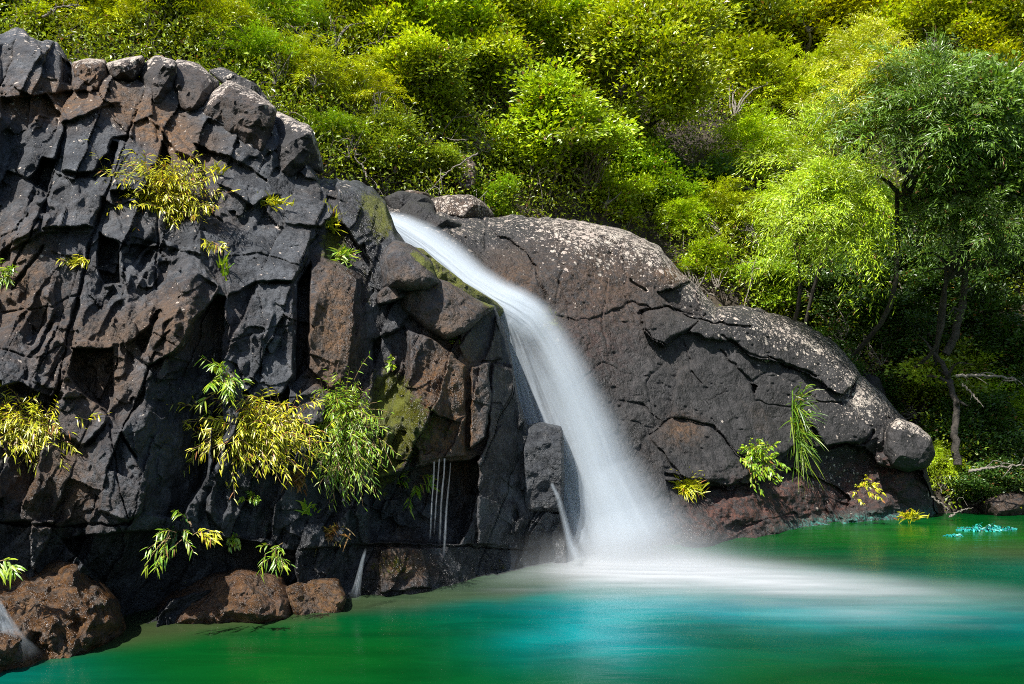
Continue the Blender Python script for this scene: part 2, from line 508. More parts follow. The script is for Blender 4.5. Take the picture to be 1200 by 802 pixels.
# joint faces: outline, step towards (-) or away from the pool in metres, how it turns (metres per 100 photo units across, down)
FACES = [
    ([(0, 38), (13, 32), (27, 33), (50, 66), (34, 90), (0, 113)], 0.00, -.25, -.35),
    ([(27, 33), (67, 48), (60, 69), (47, 64)], .06, .5, 0),
    ([(34, 88), (50, 70), (72, 66), (72, 97), (60, 95)], -.08, -.25, -.4),
    ([(72, 66), (85, 78), (85, 102), (72, 98)], .35, .3, 0),
    ([(57, 108), (98, 106), (145, 121), (81, 141)], -.06, -.1, -.8),
    ([(0, 114), (57, 108), (77, 141), (47, 133), (0, 189)], .04, -.1, -.5),
    ([(47, 133), (72, 135), (77, 148), (64, 189), (30, 212), (15, 200)], -.14, -.25, -.25),
    ([(30, 213), (47, 186), (67, 189), (54, 227)], .28, .2, .1),
    ([(79, 143), (121, 126), (158, 141), (155, 162), (133, 165), (123, 192), (108, 205), (71, 202)], -.13, -.1, -.35),
    ([(104, 205), (132, 166), (139, 168), (126, 211)], .28, .2, 0),
    ([(139, 168), (162, 162), (190, 163), (190, 185), (175, 202), (158, 219), (126, 219)], -.06, .15, -.15),
    ([(188, 160), (200, 184), (193, 216), (178, 206)], .3, .2, 0),
    ([(200, 182), (237, 192), (232, 222), (199, 208)], -.15, -.25, -.15),
    ([(145, 119), (162, 124), (216, 166), (238, 190), (203, 178), (186, 150)], -.12, -.1, -.2),
    ([(225, 166), (296, 195), (330, 228), (296, 242), (242, 206)], .02, -.1, -.9),
    ([(0, 212), (54, 232), (45, 270), (0, 298)], -.05, -.25, -.1),
    ([(54, 230), (71, 205), (108, 208), (124, 222), (110, 268), (46, 270)], -.08, 0, -.3),
    ([(126, 222), (158, 222), (204, 240), (240, 262), (236, 302), (185, 286), (142, 276)], 0, -.05, -.5),
    ([(0, 300), (45, 273), (106, 272), (91, 344), (77, 398), (57, 438), (0, 458)], 0, -.15, -.3),
    ([(115, 312), (124, 336), (148, 338), (138, 405), (104, 401), (84, 405), (93, 347)], -.04, .1, 0),
    ([(114, 272), (140, 285), (146, 335), (122, 335), (113, 312)], .32, .1, .2),
    ([(143, 298), (184, 280), (185, 327), (182, 371), (162, 398), (146, 408), (149, 341)], -.09, -.1, -.1),
    ([(186, 288), (236, 304), (258, 334), (246, 357), (232, 371), (209, 408), (175, 430), (162, 421), (183, 371)], -.24, -.30, -.40),
    ([(205, 327), (236, 319), (255, 334), (242, 368), (215, 357)], -.20, .35, -.2),
    ([(175, 430), (209, 408), (232, 372), (254, 345), (262, 380), (254, 458), (243, 560), (214, 612), (172, 602), (158, 536), (141, 506), (165, 470)], .20, 1.0, .30),
    ([(130, 405), (165, 400), (162, 421), (175, 430), (165, 470), (141, 506), (126, 480)], .02, -.1, 0),
    ([(67, 469), (98, 463), (131, 489), (125, 499), (98, 526), (70, 510)], -.18, -.2, -.35),
    ([(85, 407), (132, 408), (134, 440), (128, 486), (98, 462), (80, 440)], .26, 0, 0),
    ([(98, 527), (125, 500), (141, 506), (158, 536), (177, 567), (166, 601), (146, 611), (115, 598), (118, 565)], -.2, -.2, -.05),
    ([(0, 532), (60, 520), (98, 530), (116, 565), (112, 598), (60, 612), (0, 612)], .03, 0, .05),
    ([(70, 632), (140, 620), (214, 622), (300, 632), (350, 646), (350, 690), (300, 680), (250, 690), (200, 704), (186, 725), (140, 748), (120, 690)], .48, .1, .1),
    ([(258, 248), (300, 262), (366, 268), (364, 300), (346, 331), (300, 332), (266, 347)], -.12, -.15, -.5),
    ([(266, 347), (300, 332), (346, 331), (344, 438), (330, 462), (300, 472), (264, 440)], -.14, -.2, -.1),
    ([(348, 331), (367, 303), (361, 432), (345, 446)], .55, .2, 0),
    ([(252, 343), (265, 347), (262, 440), (264, 520), (246, 560), (250, 460)], .42, .1, 0),
    ([(363, 314), (374, 305), (418, 327), (420, 381), (408, 442), (391, 458), (361, 430)], -.17, -.30, -.12),
    ([(350, 459), (371, 448), (389, 459), (381, 496), (364, 502), (334, 492), (337, 448)], -.25, -.05, -.2),
    ([(262, 520), (300, 540), (332, 560), (318, 632), (262, 630), (240, 600)], .06, .4, .1),
    ([(330, 224), (388, 236), (394, 249), (377, 269), (330, 262)], -.1, -.1, -.25),
    ([(392, 210), (422, 209), (452, 235), (450, 272), (420, 292), (400, 262)], -.12, .25, -.3),
    ([(380, 258), (404, 262), (430, 300), (442, 345), (425, 365), (419, 327), (380, 302)], .18, 0, -.2),
    ([(421, 368), (437, 357), (435, 438), (432, 606), (411, 606), (411, 442)], -.06, .2, 0),
    ([(437, 400), (478, 381), (478, 540), (437, 560)], .14, 0, -.1),
    ([(478, 385), (505, 395), (547, 428), (547, 536), (490, 545), (478, 530)], -.24, -.15, .12),
    ([(432, 562), (490, 546), (549, 538), (562, 532), (556, 610), (540, 640), (432, 636)], .62, .2, .2),
    ([(536, 408), (566, 356), (582, 357), (589, 421), (548, 428)], -.03, .5, 0),
    ([(551, 428), (575, 421), (577, 465), (570, 512), (549, 530)], -.26, -.35, -.1),
    ([(576, 424), (601, 430), (607, 470), (612, 560), (604, 640), (560, 640), (556, 540), (570, 512)], -.1, .7, .1),
    ([(345, 642), (440, 636), (540, 640), (650, 642), (650, 700), (420, 716), (345, 720)], .08, 0, -.35),
    ([(442, 642), (500, 640), (506, 690), (445, 696)], -.10, .1, -.1),
]
CRACKS = [
    ([(160, 130), (128, 215), (110, 270), (92, 345), (78, 400), (66, 470)], 3.0, .20),
    ([(76, 148), (66, 195), (55, 228), (38, 270), (8, 330)], 2.6, .16),
    ([(183, 250), (184, 300), (184, 340)], 2.2, .14),
    ([(15, 340), (50, 290)], 3.0, .16), ([(0, 365), (60, 360), (92, 345)], 2.0, .08),
    ([(209, 408), (180, 390), (166, 400)], 2.0, .08), ([(130, 500), (136, 560), (150, 610)], 2.2, .10),
    ([(265, 300), (300, 296), (350, 310)], 2.2, .08), ([(300, 335), (310, 380), (304, 440)], 2.0, .06), ([(270, 400), (320, 385), (345, 380)], 1.8, .05),
    ([(0, 410), (40, 420), (78, 400)], 2.0, .07), ([(40, 470), (70, 480)], 2.4, .1), ([(230, 240), (260, 258)], 2.4, .12),
    ([(380, 330), (400, 380), (395, 440)], 1.5, .02), ([(0, 612), (78, 618), (150, 612)], 3.2, .25), ([(432, 640), (540, 641), (650, 645)], 3.0, .18),
]


def left_offset(px, py, D):
    wx = px + 3.5 * fbm(px / 46, py / 46, seed=3) + 1.2 * vnoise(px / 9, py / 9, seed=5)
    wy = py + 3.5 * fbm(px / 46, py / 46, seed=4) + 1.2 * vnoise(px / 9, py / 9, seed=6)
    # joint set leaning from upper right to lower left
    u = (wx * 0.93 + wy * 0.36)
    v = (-wx * 0.36 + wy * 0.93)
    off = facets(u / 62, v / 105, 11, .07, .16, .0, .04)
    done = np.zeros(px.shape)
    for pts, st, gx, gy in FACES:
        xs = [p[0] for p in pts]; ys = [p[1] for p in pts]
        bb = (wx > min(xs) - 3) & (wx < max(xs) + 3) & (wy > min(ys) - 3) & (wy < max(ys) + 3)
        if not bb.any():
            continue
        x, y = wx[bb], wy[bb]
        inn, d = inside(x, y, pts)
        cx, cy = sum(xs) / len(xs), sum(ys) / len(ys)
        if -.25 < st < 0.15:
            st = st * .7
        val = st + .8 * gx * (x - cx) / 100 + .55 * gy * (y - cy) / 100 + .04 * np.clip(1 - d / 1.6, 0, 1) * smooth(-.1, .4, vnoise(x / 26, y / 26, seed=12))
        a = smooth(0, 3.2, d) * inn
        off[bb] = off[bb] * (1 - a) + val * a
    for pts, w, dp in CRACKS:
        d = linedist(wx, wy, pts)
        w = w * (0.7 + 0.5 * vnoise(px / 25, py / 25, seed=9))
        off = off + .6 * dp * np.clip(1 - d / w, 0, 1)
    # second-order breakage
    brk = .45 + 1.15 * smooth(-.35, .4, fbm(px / 90, py / 90, seed=42, octs=2))
    brk = brk * (1 - .55 * np.clip(blob(px, py, 390, 385, 26, 70) + blob(px, py, 290, 205, 50, 18) + blob(px, py, 115, 160, 30, 26), 0, 1))
    # the columns of the old lava flow: long parallel joints leaning the same way through every face
    cu = (u + 7 * fbm(v / 90, u / 200, seed=27, octs=2) + 3 * vnoise(v / 22, u / 60, seed=28)) / 40
    ci = np.floor(cu); z0 = np.zeros_like(ci)
    seg = np.floor(v / 150 + 3 * hsh(ci, z0, z0 + 5, 29))
    h1, h2 = hsh(ci, seg, z0, 29), hsh(ci, seg, z0 + 1, 29)
    keep = 1 - np.clip(blob(px, py, 390, 385, 30, 75) + blob(px, py, 290, 205, 60, 22) + blob(px, py, 205, 500, 50, 90), 0, 1)
    off = off + keep * (.085 * (h1 - .5) * 2 + .16 * (h2 - .5) * 2 * (cu - ci - .5) + .035 * np.clip(1 - np.minimum(cu - ci, 1 - cu + ci) / .035, 0, 1) * smooth(.3, .6, hsh(ci, seg, z0 + 2, 29)))
    # conchoidal ledges: the stone has come away in shallow steps
    q = 3.2 * fbm(u / 70, v / 120, seed=25, octs=4)
    off = off + .055 * brk * smooth(.35, .6, q - np.floor(q)) * smooth(-.2, .3, fbm(px / 60, py / 60, seed=26, octs=2))
    off = off + chipped(u, v * .55, 21, ((88, .10), (44, .080), (22, .052), (10, .024), (5, .009))) * brk + facets(u / 30 + 3, v / 50, 23, .022, .03, .0, .09) * brk
    off = off + .020 * fbm(px / 30, py / 30, seed=41, octs=3) + .016 * fbm(px / 8, py / 8, seed=47, octs=4, gain=.7) * (.5 + .8 * smooth(-.3, .4, vnoise(px / 40, py / 40, seed=48)))
    return off


def round_top(px, py, top, r=16, amt=.6):
    t = np.clip((py - top) / r, 0, 1)
    return amt * (1 - np.sqrt(1 - (1 - t) ** 2))


def rock_sheet(px, py, D, back, drop, seed):
    """grid of points (rows down the face) plus a top that runs back into the slope"""
    pts = P(px, py, D)
    rows = [pts]
    crest = pts[0]
    add = []
    n = 26
    for k in range(n, 0, -1):
        s = k / n
        q = crest.copy()
        q[:, 1] += back * s
        q[:, 0] += q[:, 0] / np.maximum(q[:, 1], 1) * back * s * .4
        q[:, 2] -= drop * s ** 1.3 + 0.02
        q[:, 2] += .10 * fbm(q[:, 0] * 2.2, q[:, 1] * 2.2, seed=seed) * s
        add.append(q)
    V = np.concatenate([np.stack(add), pts], 0)
    return V


def cliff_left():
    px1 = np.concatenate([np.arange(-520, -60, 3.0), np.arange(-60, 664, 1.15)])
    nr = 640
    top = np.interp(px1, [p[0] for p in TOP_L], [p[1] for p in TOP_L]) + 2.5 * fbm(px1 / 22, px1 * 0, seed=71) + 1.2 * vnoise(px1 / 5, px1 * 0, seed=72)
    bot = np.interp(px1, [-520, -170, 0, 150, 300, 450, 600, 664], [960, 850, 815, 775, 750, 730, 712, 690])
    t = np.linspace(0, 1, nr)[:, None]
    px = np.broadcast_to(px1, (nr, len(px1))).copy()
    py = top + t * (bot - top)
    D = base_left(px, py) + left_offset(px, py, None) + round_top(px, py, top)
    V = rock_sheet(px, py, D, 2.6, 1.5, 73)
    nb = V.shape[0] - nr
    pad = lambda a: np.concatenate([np.repeat(a[:1], nb, 0), a], 0)
    X, Y = pad(px), pad(py)
    up = np.zeros_like(X); up[:nb] = 1
    lich = .15 + .10 * smooth(330, 80, Y) + .55 * up + .35 * smooth(26, 0, Y - pad(np.broadcast_to(top, px.shape)))
    lich *= smooth(560, 420, Y) * smooth(470, 380, X)
    rust = np.clip(.9 * blob(X, Y, 390, 385, 32, 80) + .9 * blob(X, Y, 60, 120, 70, 24) + 1.2 * blob(X, Y, 185, 150, 60, 22, 35) + .45 * blob(X, Y, 215, 375, 60, 50) +
                   .5 * blob(X, Y, 20, 330, 60, 80) + 1.2 * blob(X, Y, 515, 480, 45, 80) + .7 * blob(X, Y, 475, 662, 34, 26) + .4 * blob(X, Y, 110, 430, 60, 60) + .5 * blob(X, Y, 60, 575, 80, 50) + .9 * blob(X, Y, 545, 490, 8, 60), 0, 1)
    moss = np.clip(.75 * blob(X, Y, 448, 262, 18, 26) + .7 * blob(X, Y, 392, 285, 24, 30) + .75 * blob(X, Y, 455, 480, 26, 60) + .55 * blob(X, Y, 490, 500, 50, 50) + .45 * blob(X, Y, 440, 560, 30, 50) +
                   .5 * blob(X, Y, 460, 665, 40, 24) + .5 * blob(X, Y, 606, 430, 10, 30) + .55 * blob(X, Y, 430, 235, 20, 18) + .4 * blob(X, Y, 430, 340, 16, 40) + .35 * blob(X, Y, 590, 660, 50, 18) + .35 * blob(X, Y, 370, 690, 40, 18), 0, 1)
    wet = np.clip(1.0 * blob(X, Y, 500, 490, 75, 90) + 1.0 * blob(X, Y, 425, 430, 26, 170) + .9 * smooth(600, 650, Y) + blob(X, Y, 610, 560, 50, 130) + .8 * blob(X, Y, 425, 290, 40, 50) + .6 * blob(X, Y, 290, 580, 60, 50) + .7 * blob(X, Y, 40, 580, 90, 40), 0, 1)
    nrT = V.shape[0]
    loc = P(240, 700, 6.6); loc[2] = 0
    me = mesh('cliff', V.reshape(-1, 3) - loc, quads(nrT, len(px1)), dict(lichen=lich, rust=rust, moss=moss, wet=wet), True, M_ROCK)
    o = link('cliff', me, loc)
    tag(o, 'tall jointed dark basalt cliff left of the waterfall, dropping sheer into the pool', 'cliff', kind='structure')
    return o, px1, py, D


def depth_left(x, y):
    """distance of the finished cliff face at a photo position"""
    c = int(np.argmin(np.abs(LPX - x)))
    r = int(np.argmin(np.abs(LPY[:, c] - y)))
    r0, r1, c0, c1 = max(r - 4, 0), r + 5, max(c - 4, 0), c + 5
    return float(np.median(LD[r0:r1, c0:c1]))


CLIFF, LPX, LPY, LD = cliff_left()

# ------------------------------------------------------------------ the domed slab on the right
TOP_R = [(425, 240), (470, 240), (500, 244), (530, 250), (560, 252), (575, 255), (600, 252), (660, 258), (720, 265), (770, 285), (800, 320), (815, 335), (840, 360), (870, 358),
         (920, 372), (980, 400), (1010, 440), (1040, 470), (1068, 496), (1082, 520), (1088, 560), (1098, 590), (1112, 604)]
XR = [430, 550, 650, 750, 850, 950, 1050, 1110]
YR = [220, 300, 400, 500, 600, 660]
DR = [[12.4, 13.0, 13.6, 14.2, 14.8, 15.4, 16, 16.3], [11.6, 11.8, 12.4, 13.0, 13.8, 14.6, 15.4, 15.8], [10.9, 10.9, 11.4, 12.1, 12.9, 13.8, 14.6, 15.2],
      [10.5, 10.4, 10.7, 11.3, 12.2, 13.2, 14.0, 14.4], [10.2, 10.1, 10.3, 10.7, 11.5, 12.6, 13.5, 14.0], [9.9, 9.8, 10.0, 10.4, 11.25, 12.1, 13.0, 13.7]]
FACES_R = [
    ([(840, 358), (920, 370), (985, 402), (1012, 440), (990, 470), (954, 440), (915, 426), (880, 418), (850, 392)], -.10, .1, -.45),
    ([(755, 368), (782, 363), (815, 378), (878, 386), (850, 402), (809, 392), (778, 407), (757, 386)], -.12, .1, -.5),
    ([(772, 344), (812, 330), (822, 374), (790, 366)], .25, .1, .2),
    ([(820, 342), (846, 362), (836, 378), (820, 372)], .15, .2, -.2),
    ([(870, 446), (888, 452), (882, 464)], .3, .1, 0),
    ([(842, 412), (880, 446), (886, 470), (940, 520), (880, 545), (830, 500), (790, 490), (800, 430)], -.06, .05, -.1),
    ([(762, 514), (789, 491), (836, 500), (850, 520), (880, 550), (850, 572), (800, 560)], -.14, 0, -.25),
    ([(955, 445), (1000, 470), (1030, 510), (1014, 516), (971, 526), (950, 500)], -.12, .1, -.25),
    ([(1030, 515), (1046, 490), (1044, 545), (1024, 545)], -.2, -.1, 0),
    ([(930, 522), (1014, 520), (1030, 545), (1080, 552), (1100, 610), (960, 626), (890, 560)], .22, .05, -.35),
    ([(780, 566), (850, 575), (930, 545), (1000, 580), (1000, 626), (880, 640), (800, 640)], .08, .1, -.7),
    ([(965, 580), (1000, 588), (985, 615), (968, 612)], .25, .1, 0),
]
CRACKS_R = [
    ([(725, 470), (751, 475), (775, 494)], 2, .06), ([(755, 366), (758, 384), (778, 405), (809, 390), (826, 370)], 2.6, .14), ([(751, 368), (782, 362), (815, 377), (878, 385)], 2.4, .12),
    ([(842, 411), (862, 428), (879, 445), (886, 469)], 2.2, .10), ([(762, 512), (789, 489), (836, 499), (849, 519)], 2.4, .12), ([(900, 418), (920, 428), (954, 437)], 2.8, .14),
    ([(954, 469), (988, 472)], 2.6, .10), ([(1035, 519), (1046, 490)], 2.6, .16), ([(971, 525), (1014, 516), (1025, 505)], 3.2, .2), ([(800, 404), (812, 430), (822, 447)], 2, .06),
    ([(849, 519), (866, 540), (884, 556)], 2.4, .12), ([(655, 330), (664, 352), (668, 375)], 2, .06), ([(560, 255), (590, 280), (620, 300), (640, 350)], 3, .12), ([(735, 350), (748, 372)], 2, .06),
    ([(845, 395), (880, 415), (915, 424)], 2.2, .08), ([(780, 560), (830, 575), (880, 566)], 2.8, .14), ([(870, 620), (930, 600)], 2.4, .06), ([(740, 330), (760, 345)], 2.4, .1),
    ([(700, 300), (712, 330), (705, 372), (716, 420)], 1.8, .05), ([(886, 470), (940, 478), (960, 470)], 1.8, .06), ([(850, 450), (830, 470), (836, 499)], 1.6, .05),
]


def slab_right():
    px1 = np.arange(425, 1112.5, 1.2)
    nr = 380
    top = np.interp(px1, [p[0] for p in TOP_R], [p[1] for p in TOP_R]) + 2.6 * fbm(px1 / 24, px1 * 0, seed=171) + 1.3 * vnoise(px1 / 6, px1 * 0, seed=172)
    bot = np.interp(px1, [425, 640, 700, 800, 900, 1000, 1112], [700, 700, 688, 672, 660, 645, 628])
    t = np.linspace(0, 1, nr)[:, None]
    px = np.broadcast_to(px1, (nr, len(px1))).copy()
    py = top + t * (bot - top)
    wx = px + 6 * fbm(px / 50, py / 50, seed=103) + 1.6 * vnoise(px / 9, py / 9, seed=105)
    wy = py + 6 * fbm(px / 50, py / 50, seed=104) + 1.6 * vnoise(px / 9, py / 9, seed=106)
    u, v = wx * .86 + wy * .5, -wx * .5 + wy * .86
    off = .10 * fbm(px / 120, py / 90, seed=107, octs=3) + .05 * facets(u / 90, v / 70, 111, 1, 1, .6, .06)
    for pts, st, gx, gy in FACES_R:
        inn, d = inside(wx, wy, pts)
        cx, cy = sum(p[0] for p in pts) / len(pts), sum(p[1] for p in pts) / len(pts)
        val = st + gx * (wx - cx) / 100 + gy * (wy - cy) / 100 + .05 * np.clip(1 - d / 7, 0, 1) ** 2 + .04 * fbm(px / 60, py / 50, seed=108)
        off = np.where(inn, val, off)
    for pts, w, dp in CRACKS_R:
        d = linedist(wx, wy, pts)
        off = off + dp * np.clip(1 - d / (w * (0.7 + 0.6 * vnoise(px / 22, py / 22, seed=109))), 0, 1)
    rough = .8 + 2.4 * smooth(530, 570, py + .14 * (px - 830)) * smooth(760, 830, px)
    off = off + chipped(u, v, 121, ((95, .10), (46, .060), (21, .030), (9, .012), (4.5, .005))) * (.35 + rough) * 1.0
    off = off + .03 * fbm(px / 34, py / 30, seed=141, octs=3) + .013 * fbm(px / 8, py / 8, seed=147, octs=4, gain=.65) * (.6 + rough)
    # pock marks
    off = off + .05 * np.clip(vnoise(px / 6, py / 4.5, seed=151) - .72, 0, 1) * 3
    D = table(XR, YR, DR, px, py)
    D = .5 * D + .25 * table(XR, YR, DR, px - 30, py - 25) + .25 * table(XR, YR, DR, px + 30, py + 25) + off + round_top(px, py, top, 26, 1.0)
    # the nose turns away at the right end
    D = D + 1.2 * smooth(1076, 1112, px) ** 1.5
    V = rock_sheet(px, py, D, 3.2, 1.4, 173)
    nb = V.shape[0] - nr
    pad = lambda a: np.concatenate([np.repeat(a[:1], nb, 0), a], 0)
    X, Y = pad(px), pad(py)
    T = pad(np.broadcast_to(top, px.shape))
    up = np.zeros_like(X); up[:nb] = 1
    nz = fbm(X / 40, Y / 40, seed=181)
    crest = smooth(74, 8, Y - T + 22 * nz) * (.78 + .22 * smooth(600, 680, X)) * (1 - .42 * smooth(835, 870, X))
    lich = .05 + crest * .80 + .5 * up + .42 * blob(X, Y, 1000, 470, 60, 50) + .35 * blob(X, Y, 930, 400, 60, 22, 25) + .55 * blob(X, Y, 975, 562, 46, 26) + .16 * blob(X, Y, 680, 330, 40, 60) + .25 * blob(X, Y, 905, 430, 12, 50, -15)
    lich *= smooth(640, 600, Y) * (1 - .9 * blob(X, Y, 760, 480, 90, 100))
    red = np.clip(1.1 * blob(X, Y, 870, 600, 60, 30, -12) + blob(X, Y, 960, 585, 60, 34) + blob(X, Y, 1040, 560, 40, 24) + .35 * blob(X, Y, 700, 390, 40, 60) + .4 * blob(X, Y, 830, 610, 50, 22), 0, 1)
    rust = np.clip(.6 * blob(X, Y, 800, 505, 20, 16) + .8 * blob(X, Y, 788, 322, 18, 10) + .35 * blob(X, Y, 700, 330, 70, 60) + .4 * blob(X, Y, 600, 330, 30, 30), 0, 1)
    algae = np.clip(1.2 * smooth(26, 8, 607 + (1090 - X) * .085 - Y + 8) * smooth(890, 960, X), 0, 1)
    wet = np.clip(blob(X, Y, 680, 560, 90, 140) + .9 * blob(X, Y, 810, 625, 60, 26) + .7 * blob(X, Y, 530, 300, 60, 40) + .8 * smooth(620, 645, Y + .1 * (X - 830)), 0, 1)
    moss = np.clip(.5 * blob(X, Y, 640, 378, 30, 30) + .4 * blob(X, Y, 500, 262, 30, 12) + .35 * blob(X, Y, 640, 620, 60, 30), 0, 1)
    loc = P(850, 640, 11.4); loc[2] = 0
    me = mesh('rock_dome', V.reshape(-1, 3) - loc, quads(V.shape[0], len(px1)), dict(lichen=lich, red=red, rust=rust, algae=algae, wet=wet, moss=moss), True, M_SLAB)
    o = link('rock_dome', me, loc)
    tag(o, 'broad smooth dark rock dome right of the waterfall with pale lichen along its crest', 'rock', kind='structure')
    return o, px1, py, D


DOME, RPX, RPY, RD = slab_right()


def depth_right(x, y):
    c = int(np.clip(round((x - RPX[0]) / (RPX[1] - RPX[0])), 0, len(RPX) - 1))
    r = int(np.argmin(np.abs(RPY[:, c] - y)))
    return float(np.median(RD[max(r - 3, 0):r + 4, max(c - 3, 0):c + 4]))


# ------------------------------------------------------------------ loose blocks and boulders
def boulder(name, label, outline, D, gx, gy, T, seed, cuts=5, at=None, mat=None, group=None, rough=1.0, edge=10.0, grow=1.08, **at2):
    rng = np.random.default_rng(seed)
    nt, nf, nbk = 260, 84, 14
    o = np.array(outline, float)
    c = o.mean(0)
    o = c + (o - c) * grow
    # corner-cut outline, resampled evenly by length
    for _ in range(1):
        q = np.roll(o, -1, 0)
        o = np.stack([o * .90 + q * .10, o * .10 + q * .90], 1).reshape(-1, 2)
    seg = np.linalg.norm(np.roll(o, -1, 0) - o, axis=1)
    s = np.concatenate([[0], np.cumsum(seg)])
    oc = np.concatenate([o, o[:1]])
    tt = np.linspace(0, s[-1], nt, endpoint=False)
    ol = np.stack([np.interp(tt, s, oc[:, 0]), np.interp(tt, s, oc[:, 1])], 1)
    Rm = np.linalg.norm(ol - c, axis=1).mean()
    dirn = (ol - c) / np.linalg.norm(ol - c, axis=1, keepdims=True)
    ol = ol + dirn * (Rm * .035 * fbm(ol[:, 0] / 14, ol[:, 1] / 14, seed=seed, octs=4))[:, None]
    r = np.sqrt(np.linspace(0.0004, 1, nf))
    px = c[0] + r[:, None] * (ol[None, :, 0] - c[0])
    py = c[1] + r[:, None] * (ol[None, :, 1] - c[1])
    dx, dy = px - c[0], py - c[1]
    cut = np.zeros_like(px)
    for k in range(cuts):
        a = rng.uniform(0, 2 * np.pi)
        b = rng.uniform(.15, .6)
        cut = np.maximum(cut, ((np.cos(a) * dx + np.sin(a) * dy) / Rm - b) * rng.uniform(.35, .9) * T)
    plane = (gx * dx + gy * dy) / 100
    rr = np.broadcast_to(r[:, None], px.shape)
    w = lambda k: 1.8 * vnoise(px / 9, py / 9, seed=seed + k)
    det = chipped(px + w(1), py + w(2), seed + 5, ((46, .06), (24, .045), (11, .022), (5, .008))) * rough * 1.35
    det = det + .016 * rough * fbm(px / 22, py / 22, seed=seed + 7, octs=3) + .010 * rough * fbm(px / 8, py / 8, seed=seed + 8, octs=4, gain=.65)
    dF = D + plane + cut + det + .5 * T * (1 - np.sqrt(np.clip(1 - rr ** edge, 0, 1)))
    rows = [P(px, py, dF)]
    rb = np.sqrt(np.linspace(0.94, 0.0, nbk).clip(1e-3))
    bx = c[0] + rb[:, None] * (ol[None, :, 0] - c[0])
    by = c[1] + rb[:, None] * (ol[None, :, 1] - c[1])
    last = dF[-1][None, :] - (gx * (ol[:, 0] - c[0]) + gy * (ol[:, 1] - c[1]))[None] / 100
    dB = last + (gx * (bx - c[0]) + gy * (by - c[1])) / 100 + .6 * T * np.sqrt(np.clip(1 - rb[:, None] ** 4, 0, 1)) + .03 * fbm(bx / 14, by / 14, seed=seed + 9)
    rows.append(P(bx, by, dB))
    V = np.concatenate(rows, 0)
    n = V.shape[0]
    V = V.reshape(-1, 3)
    zmin = V[:, 2].min()
    loc = np.array([V[:, 0].mean(), V[:, 1].mean(), zmin])
    F = quads(n, nt, 0, True)
    cap0 = np.stack([np.arange(nt), (np.arange(nt) + 1) % nt, np.full(nt, len(V))], -1)[:, ::-1]
    cap1 = np.stack([(n - 1) * nt + np.arange(nt), (n - 1) * nt + (np.arange(nt) + 1) % nt, np.full(nt, len(V) + 1)], -1)
    V = np.concatenate([V, V[:nt].mean(0, keepdims=True), V[(n - 1) * nt:n * nt].mean(0, keepdims=True)])
    PX = np.concatenate([np.concatenate([px, bx]).ravel(), [c[0], c[0]]]); PY = np.concatenate([np.concatenate([py, by]).ravel(), [c[1], c[1]]])
    att = {k: (f(PX, PY) if callable(f) else np.full(len(PX), f)) for k, f in at2.items()}
    me = mesh(name, V - loc, [F, cap0, cap1], att, True, mat or M_ROCK)
    return tag(link(name, me, loc), label, 'boulder' if 'boulder' in name else 'rock', group)


def crest_lichen(lo, top, fade=20, hi=.9):
    """lichen crowds the sky-facing upper edge of a block"""
    return lambda x, y: lo + .88 * hi * smooth(fade, 0, y - np.interp(x, [p[0] for p in top], [p[1] for p in top]))


RIDGE = 'boulders along the crest of the cliff'
M_RIDGE = M_SLAB
dl = lambda x, y: float(base_left(np.array([float(x)]), np.array([float(y)]))[0])
boulder('boulder', 'small brown block at the left end of the ridge boulders, pale lichen on top', [(85, 74), (104, 70), (123, 71), (126, 90), (113, 108), (88, 104)], dl(105, 90) - .10, .1, -.5, .5, 1, group=RIDGE, mat=M_RIDGE, rough=1.25,
        lichen=crest_lichen(.08, [(84, 74), (123, 71)], 12), rust=.75)
boulder('boulder', 'low lichen-spotted ridge block between the small brown block and the upright black one', [(124, 75), (150, 68), (166, 66), (170, 80), (152, 100), (130, 90)], dl(145, 82) - .08, .2, -.5, .5, 2, group=RIDGE, mat=M_RIDGE, rough=1.25,
        lichen=crest_lichen(.16, [(124, 74), (168, 66)], 26), rust=.2)
boulder('boulder', 'upright black block on the ridge, left of the split boulder', [(162, 82), (183, 66), (206, 73), (206, 108), (196, 131), (176, 122), (168, 100)], dl(185, 100) - .20, .15, -.35, .6, 3, group=RIDGE, mat=M_RIDGE, rough=1.25,
        lichen=crest_lichen(.10, [(162, 80), (183, 66), (206, 73)], 18), rust=.1)
boulder('boulder', 'rounded black ridge boulder split by a crack, between the upright block and the largest one', [(207, 72), (232, 76), (256, 98), (244, 120), (230, 132), (199, 126), (203, 104)], dl(228, 104) - .20, .1, -.4, .7, 4, group=RIDGE, mat=M_RIDGE, rough=1.25,
        lichen=crest_lichen(.08, [(207, 72), (232, 76), (256, 98)], 14), rust=.15)
boulder('boulder', 'largest smooth-faced dark boulder on the ridge, with a pale scratch', [(229, 134), (256, 106), (269, 97), (300, 112), (322, 128), (316, 160), (306, 190), (290, 186), (262, 176), (236, 152)], dl(275, 145) - .24, -.1, -.25, .8, 5, group=RIDGE, mat=M_RIDGE, rough=1.25,
        lichen=crest_lichen(.05, [(229, 134), (269, 97), (322, 128)], 14), rust=.2)
boulder('boulder', 'big dark boulder at the right end of the ridge above the grassy crevice', [(318, 130), (334, 138), (364, 151), (373, 182), (378, 202), (350, 204), (334, 218), (312, 204), (305, 188)], dl(340, 180) - .20, 0, -.35, .8, 6, group=RIDGE, mat=M_RIDGE, rough=1.25,
        lichen=crest_lichen(.12, [(318, 130), (334, 138), (364, 151), (378, 195)], 20))
boulder('boulder', 'low crusty stone lying behind the two right-hand ridge boulders', [(246, 84), (262, 80), (278, 88), (300, 99), (318, 124), (296, 118), (270, 106)], dl(280, 100) + .45, .1, -.4, .5, 7, group=RIDGE, mat=M_RIDGE, rough=1.25, lichen=.6)
